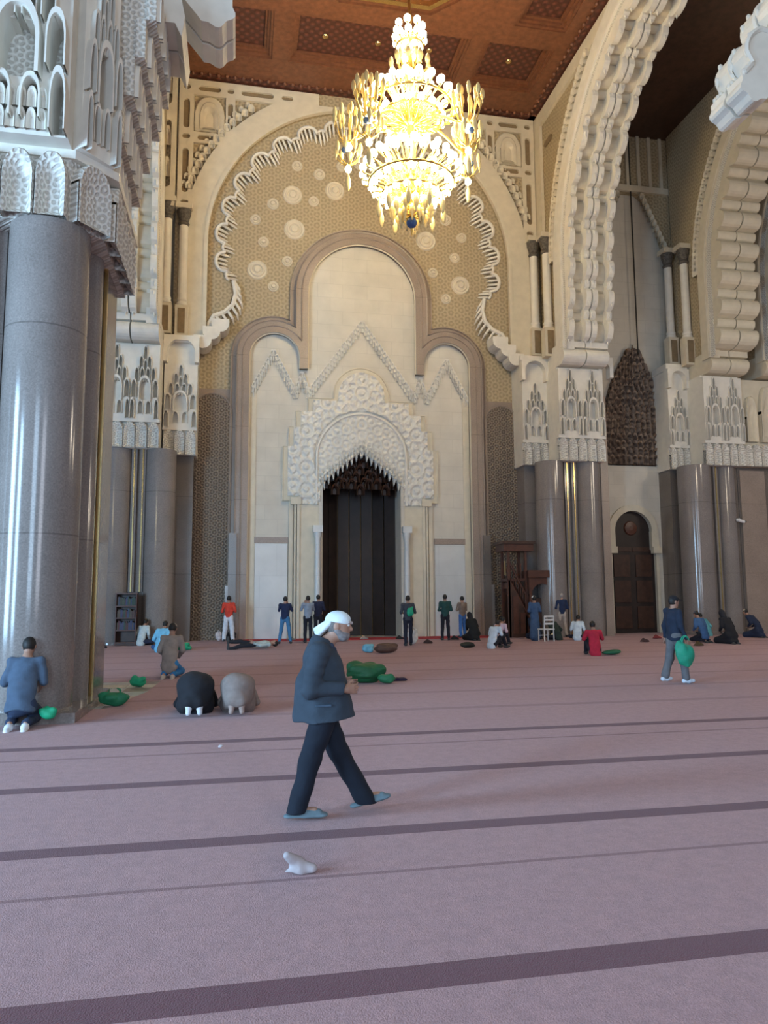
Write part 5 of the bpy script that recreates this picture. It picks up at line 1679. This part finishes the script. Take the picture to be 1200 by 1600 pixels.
body = [cap(Jm['pel'], Jm['wst'], .12, .115, .04, (V3(1, 0, 0), .75)), cap(Jm['wst'], Jm['che'], .115, .13, .04, (V3(1, 0, 0), .75)), cap(Jm['shL'], Jm['shR'], .05, .05, .05), cap(Jm['che'], Jm['nk'], .09, .055, .05), cap(Jm['nk'], Jm['hd']-u_*.05, .053, .055, .03)]+hp
for s in 'LR':
    body += [cap(Jm['sh'+s], Jm['el'+s], .043, .037, .02), cap(Jm['el'+s], Jm['wr'+s], .037, .027, .02), cap(Jm['hp'+s], Jm['kn'+s], .07, .05, .03), cap(Jm['kn'+s], Jm['an'+s], .05, .036, .02), cap(Jm['an'+s]-V3(.03, 0, .03), Jm['an'+s]+unit(Jm['ft'+s])*.13-V3(0, 0, .03), .034, .028, .02)]
for sx in (-1, 1):      # eye sockets
    body.append(('sub', _arr(P(.030*sx, .098, .010)), .014, 0))
prt = [sdf_np(body, .009)]
for s, sd in (('L', 1), ('R', -1)):
    prt.append(hand_arrays(Jm['wr'+s], V3(1, .25*-sd, .0), V3(0, 0, 1), None, sd, .98, .005, .75))
put('body', np_mesh('body', prt, SK), wm)
for sx in (-1, 1):
    blob('eye', [ell(P(.030*sx, .085, .010), V3(.013, .013, .013), .01)], .004, plain('eye_white', (.5, .48, .45), .3), wm)
# beard
blob('beard', [ell(P(0, .040, -.078), V3(.060, .062, .050), .02, M), cap(P(-.062, .0, -.04), P(-.03, .06, -.09), .022, .025, .02), cap(P(.062, .0, -.04), P(.03, .06, -.09), .022, .025, .02), ('sub', _arr(P(0, .115, -.045)), .028, 0)], .006, plain('grey_beard', (.20, .18, .18), .9, var=.3, sc=40), wm, .004, 2)
# backwards cap: crown, peak over the nape, opening and strap over the forehead
capm = cloth((.66, .76, .80))
co = blob('cap', [ell(P(0, -.006, .040), V3(.087, .107, .080), .02, M), cut(P(0, 0, .022), -u_-f_*.10), ('sub', _arr(P(0, .115, .035)), .036, 0)], .005, capm, wm, .002, 4)
pk_ = []
for e in (-.055, -.03, 0, .03, .055):
    dz_ = -abs(e)*.75
    pk_.append(cap(P(e, -.085+abs(e)*.3, .022+dz_*.3), P(e*.95, -.185+abs(e)*.5, -.050+dz_), .024, .019, .015))
blob('cap_peak', pk_, .005, capm, co)
blob('cap_strap', [cap(P(-.045, .085, .032), P(0, .104, .030), .011, .011, .01), cap(P(0, .104, .030), P(.045, .085, .032), .011, .011, .01)], .004, cloth((.45, .42, .42)), co)
# hair at the nape
blob('hair', [ell(P(0, -.025, -.002), V3(.079, .085, .085), .02, M), cut(P(0, -.01, 0), f_), cut(P(0, 0, -.06), -u_)], .006, plain('grey_hair_short', (.16, .145, .14), .9, var=.3, sc=40), wm)
# jacket
JK = cloth((.030, .044, .062))
jb = [cap(V3(.02, 0, .84), V3(.01, 0, 1.0), .205, .185, .05, (V3(0, 1, 0), .92)), cap(V3(.0, 0, 1.0), Jm['che'], .185, .160, .06, (V3(0, 1, 0), 1.05)),
      cap(V3(.05, 0, .72), V3(.03, 0, .9), .235, .21, .05, (V3(0, 1, 0), .95)), cap(V3(-.10, 0, .76), V3(-.06, 0, 1.0), .12, .12, .06), cap(Jm['shL'], Jm['shR'], .082, .082, .07), cap(V3(-.04, 0, 1.22), V3(-.01, 0, 1.33), .10, .085, .05)]
jb += [cut(V3(0, 0, .735), V3(.08, 0, -1)), cut(V3(0, 0, 1.385), V3(.45, 0, 1))]
jk = blob('jacket', jb, .009, JK, wm, .006, 11)
for s in 'LR':
    sl = [cap(Jm['sh'+s], Jm['el'+s], .080, .070, .03), cap(Jm['el'+s], Jm['wr'+s]*.9+Jm['el'+s]*.1, .070, .053, .025)]
    D_ = sl+[cut(Jm['wr'+s]*.92+Jm['el'+s]*.08, unit(Jm['wr'+s]-Jm['el'+s]))]
    blob('sleeve', D_, .008, JK, jk, .008, 13+ord(s))
cl_ = [cap(V3(-.035, -.05, 1.335), V3(.075, -.055, 1.315), .026, .022, .02), cap(V3(-.035, .05, 1.335), V3(.075, .055, 1.315), .026, .022, .02), cap(V3(-.05, -.045, 1.34), V3(-.05, .045, 1.34), .03, .03, .03), cap(V3(.075, -.05, 1.315), V3(.105, 0, 1.28), .022, .024, .02)]
blob('collar', cl_, .006, cloth((.035, .05, .085)), jk)
MB().tube([(.205, -.03, .74), (.215, -.03, .9), (.185, -.03, 1.1), (.12, -.02, 1.28)], .007, 5).build('zip', cloth((.02, .025, .04)), jk, True)
MB().box(-.06, .06, -.215, -.195, .86, .875).build('pocket_flap', cloth((.05, .08, .12)), jk)
# trousers
TR = cloth((.004, .008, .018))
tb = [cap(Jm['pel'], Jm['pel']+V3(0, 0, .1), .15, .15, .05, (V3(1, 0, 0), .9))]
for s in 'LR':
    tb += [cap(Jm['hp'+s]-V3(.0, 0, .05), Jm['kn'+s], .108, .084, .05), cap(Jm['kn'+s], Jm['an'+s]+(Jm['an'+s]-Jm['kn'+s])*.25, .084, .074, .02)]
tm = blob('trousers', tb+[cut(V3(0, 0, .045), V3(.0, 0, -1))], .010, TR, wm, .0035, 21)
SL = cloth((.13, .19, .22))
for s in 'LR':
    ft = unit(Jm['ft'+s]); a = Jm['an'+s]
    g_ = a-V3(0, 0, .062 if s == 'R' else .058)
    up_ = unit(V3(-ft[2], 0, ft[0]))
    so = blob('slipper', [cap(g_-ft*.07, g_+ft*.19, .040, .046, .02, (up_, .42)), cap(g_+ft*.06+up_*.018, g_+ft*.16+up_*.012, .040, .034, .02)], .006, SL, wm)

# ================================================================== FURNITURE
# bookcase
bc = thing('bookcase', 'dark wooden bookcase standing against the far left pier', 'bookcase', (-4.0, 28.75, 0.012))
MB().box(-.44, -.40, -.2, .2, 0, 1.85).build('side_panel', WOOD_M, bc)
MB().box(.40, .44, -.2, .2, 0, 1.85).build('side_panel', WOOD_M, bc)
MB().box(-.44, .44, .16, .2, 0, 1.85).build('back_panel', WOOD, bc)
MB().box(-.46, .46, -.22, .22, 1.85, 1.9).build('top', WOOD_M, bc)
for z in (0.08, .52, .96, 1.40):
    MB().box(-.40, .40, -.19, .16, z, z+.04).build('shelf', WOOD_M, bc)
MB().box(-.44, .44, -.17, .16, 0, .08).build('plinth', WOOD, bc)
bkm = MB().box(-.5, .5, -.5, .5, 0, 1)
bks = [bkm.mesh('book', cloth(c, .6)) for c in ((.10, .03, .03), (.05, .06, .12), (.10, .07, .05), (.04, .07, .05))]
rs = random.Random(5)
for r_i, z in enumerate((.56, 1.0, 1.44)):
    x = -.37
    while x < .34:
        wd = rs.choice((.035, .045, .055)); hh = rs.uniform(.24, .33)
        o = put('book', bks[rs.randrange(4)]); o.location = (-4.0+(x+wd/2)*.84, 28.72, z+.012); o.scale = (wd*.94, .2, hh)
        tag(o, 'dark hardback book on the %s shelf of the wooden bookcase' % ('lower', 'middle', 'top')[r_i], 'book', 'books on the %s shelf' % ('lower', 'middle', 'top')[r_i])
        x += wd
bc.scale = (.84, 1, 1)
# pulpit (minbar)
mb_ = thing('pulpit', 'carved dark red-brown wooden pulpit with stairs and canopy right of the mihrab', 'pulpit', (0, 0, 0.012))
MXL, MXR, MY0, MY1 = 10.72, 12.95, 29.3, 30.15
MB().prism([(MXL+.25, 0), (12.15, 0), (11.05, 2.35), (MXL+.25, 2.35)], [], 0, .08, FY(MY0+.08)).build('stair_side', WOOD, mb_)
MB().prism([(MXL+.25, 0), (12.15, 0), (11.05, 2.35), (MXL+.25, 2.35)], [], 0, .08, FY(MY1)).build('stair_side', WOOD, mb_)
for i in range(9):
    x = 12.05-i*.115
    MB().box(x-.115, x+.03, MY0+.08, MY1-.08, .0+i*.25, .25+i*.25).build('step', WOOD_M, mb_)
for yy in (MY0+.04, MY1-.04):
    MB().tube([(12.2, yy, .85), (11.0, yy, 3.15)], .045, 6).build('handrail', WOOD_M, mb_, True)
    MB().tube([(12.2, yy, .15), (11.0, yy, 2.42)], .04, 6).build('handrail', WOOD_M, mb_, True)
    for i in range(13):
        t = i/12
        x = 12.2-1.2*t
        inst('baluster', MB().cyl(0, 0, .018, 0, .72, 6).mesh('baluster', WOOD_M, True) if i == 0 and yy < 29.5 else bpy.data.meshes['baluster'], mb_, (x, yy, .14+2.28*t))
for (x, z1) in ((MXL+.28, 3.75), (MXL+.28+.75, 3.75)):
    for yy in (MY0+.05, MY1-.05):
        MB().box(x-.05, x+.05, yy-.05, yy+.05, 0, z1).build('post', WOOD_M, mb_)
MB().box(MXL+.05, MXL+1.35, MY0-.1, MY1+.1, 3.55, 3.92).build('canopy', WOOD_M, mb_)
MB().box(MXL-.02, MXL+1.42, MY0-.16, MY1+.16, 3.85, 3.97).build('canopy_cornice', WOOD, mb_)
MB().box(MXL+.2, MXL+1.1, MY0+.05, MY1-.05, 2.3, 2.42).build('platform', WOOD_M, mb_)
for i in range(5):
    MB().box(MXL+.32+i*.16, MXL+.36+i*.16, MY0+.05, MY0+.09, 2.42, 3.05).build('rail_slat', WOOD_M, mb_)
MB().box(MXL+.10, MXL+.14, MY0, MY0+.04, 2.55, 3.15).build('brass_finial', BRASS, mb_)
# gate portal of the pulpit, to its right
MB().box(11.75, 13.0, MY0-.25, MY0+.45, 2.45, 2.75).build('portal_cornice', WOOD_M, mb_)
MB().prism([(11.80, 1.7), (11.80, 2.5), (12.95, 2.5), (12.95, 1.7)]+[(12.85, 1.7)]+arc(12.37, 1.75, .45, 0, 180, 12)+[(11.9, 1.7)], [], 0, .12, FY(MY0-.05)).build('portal_arch', WOOD_M, mb_)
for x in (11.86, 12.90):
    MB().box(x-.06, x+.06, MY0-.2, MY0-.08, 0, 1.75).build('portal_post', WOOD_M, mb_)
    MB().cyl(x+(.12 if x < 12.3 else -.12), MY0-.18, .022, .3, 1.7, 8).build('brass_rod', BRASS, mb_, True)
MB().box(12.0, 13.3, MY0+.1, MY1, 0, 1.6).build('base_chest', WOOD, mb_)
for i in range(3):
    MB().box(11.15+i*.30, 11.37+i*.30, MY0-.02, MY0+.0, .15, 1.35-.35*i if i else 1.7).build('side_panel', WOOD_M, mb_)
# white chair
wc = thing('chair', 'white metal chair with slatted back by the pulpit', 'chair', (11.40, 26.6, 0.012), 0.15)
WM = plain('white_paint', (.68, .68, .66), .4)
for sx in (-.2, .2):
    MB().tube([(sx, -.22, 0), (sx, -.2, .45), (sx, -.24, .95)], .022, 6).build('back_leg', WM, wc, True)
    MB().tube([(sx, .2, 0), (sx, .2, .45)], .02, 6).build('front_leg', WM, wc, True)
MB().box(-.23, .23, -.23, .23, .43, .47).build('seat', WM, wc)
for z in (.66, .80, .93):
    MB().box(-.2, .2, -.245, -.215, z-.035, z+.035).build('back_slat', WM, wc)
MB().box(-.2, .2, .19, .21, .2, .23).build('stretcher', WM, wc)
# wall camera
sc_ = thing('security_camera', 'small white security camera fixed to the brown pier at right', 'camera', (21.78, 29.15, 4.95))
blob('camera_body', [cap(V3(-.12, -.05, .04), V3(.14, -.10, -.04), .075, .07, .02)], .012, WM, sc_)
MB().cyl(0, 0, .03, -.02, .12, 8).build('bracket', WM, sc_)
MB().cyl(.2, -.12, .05, -.08, .0, 10).build('lens', BLACKM, sc_, True)
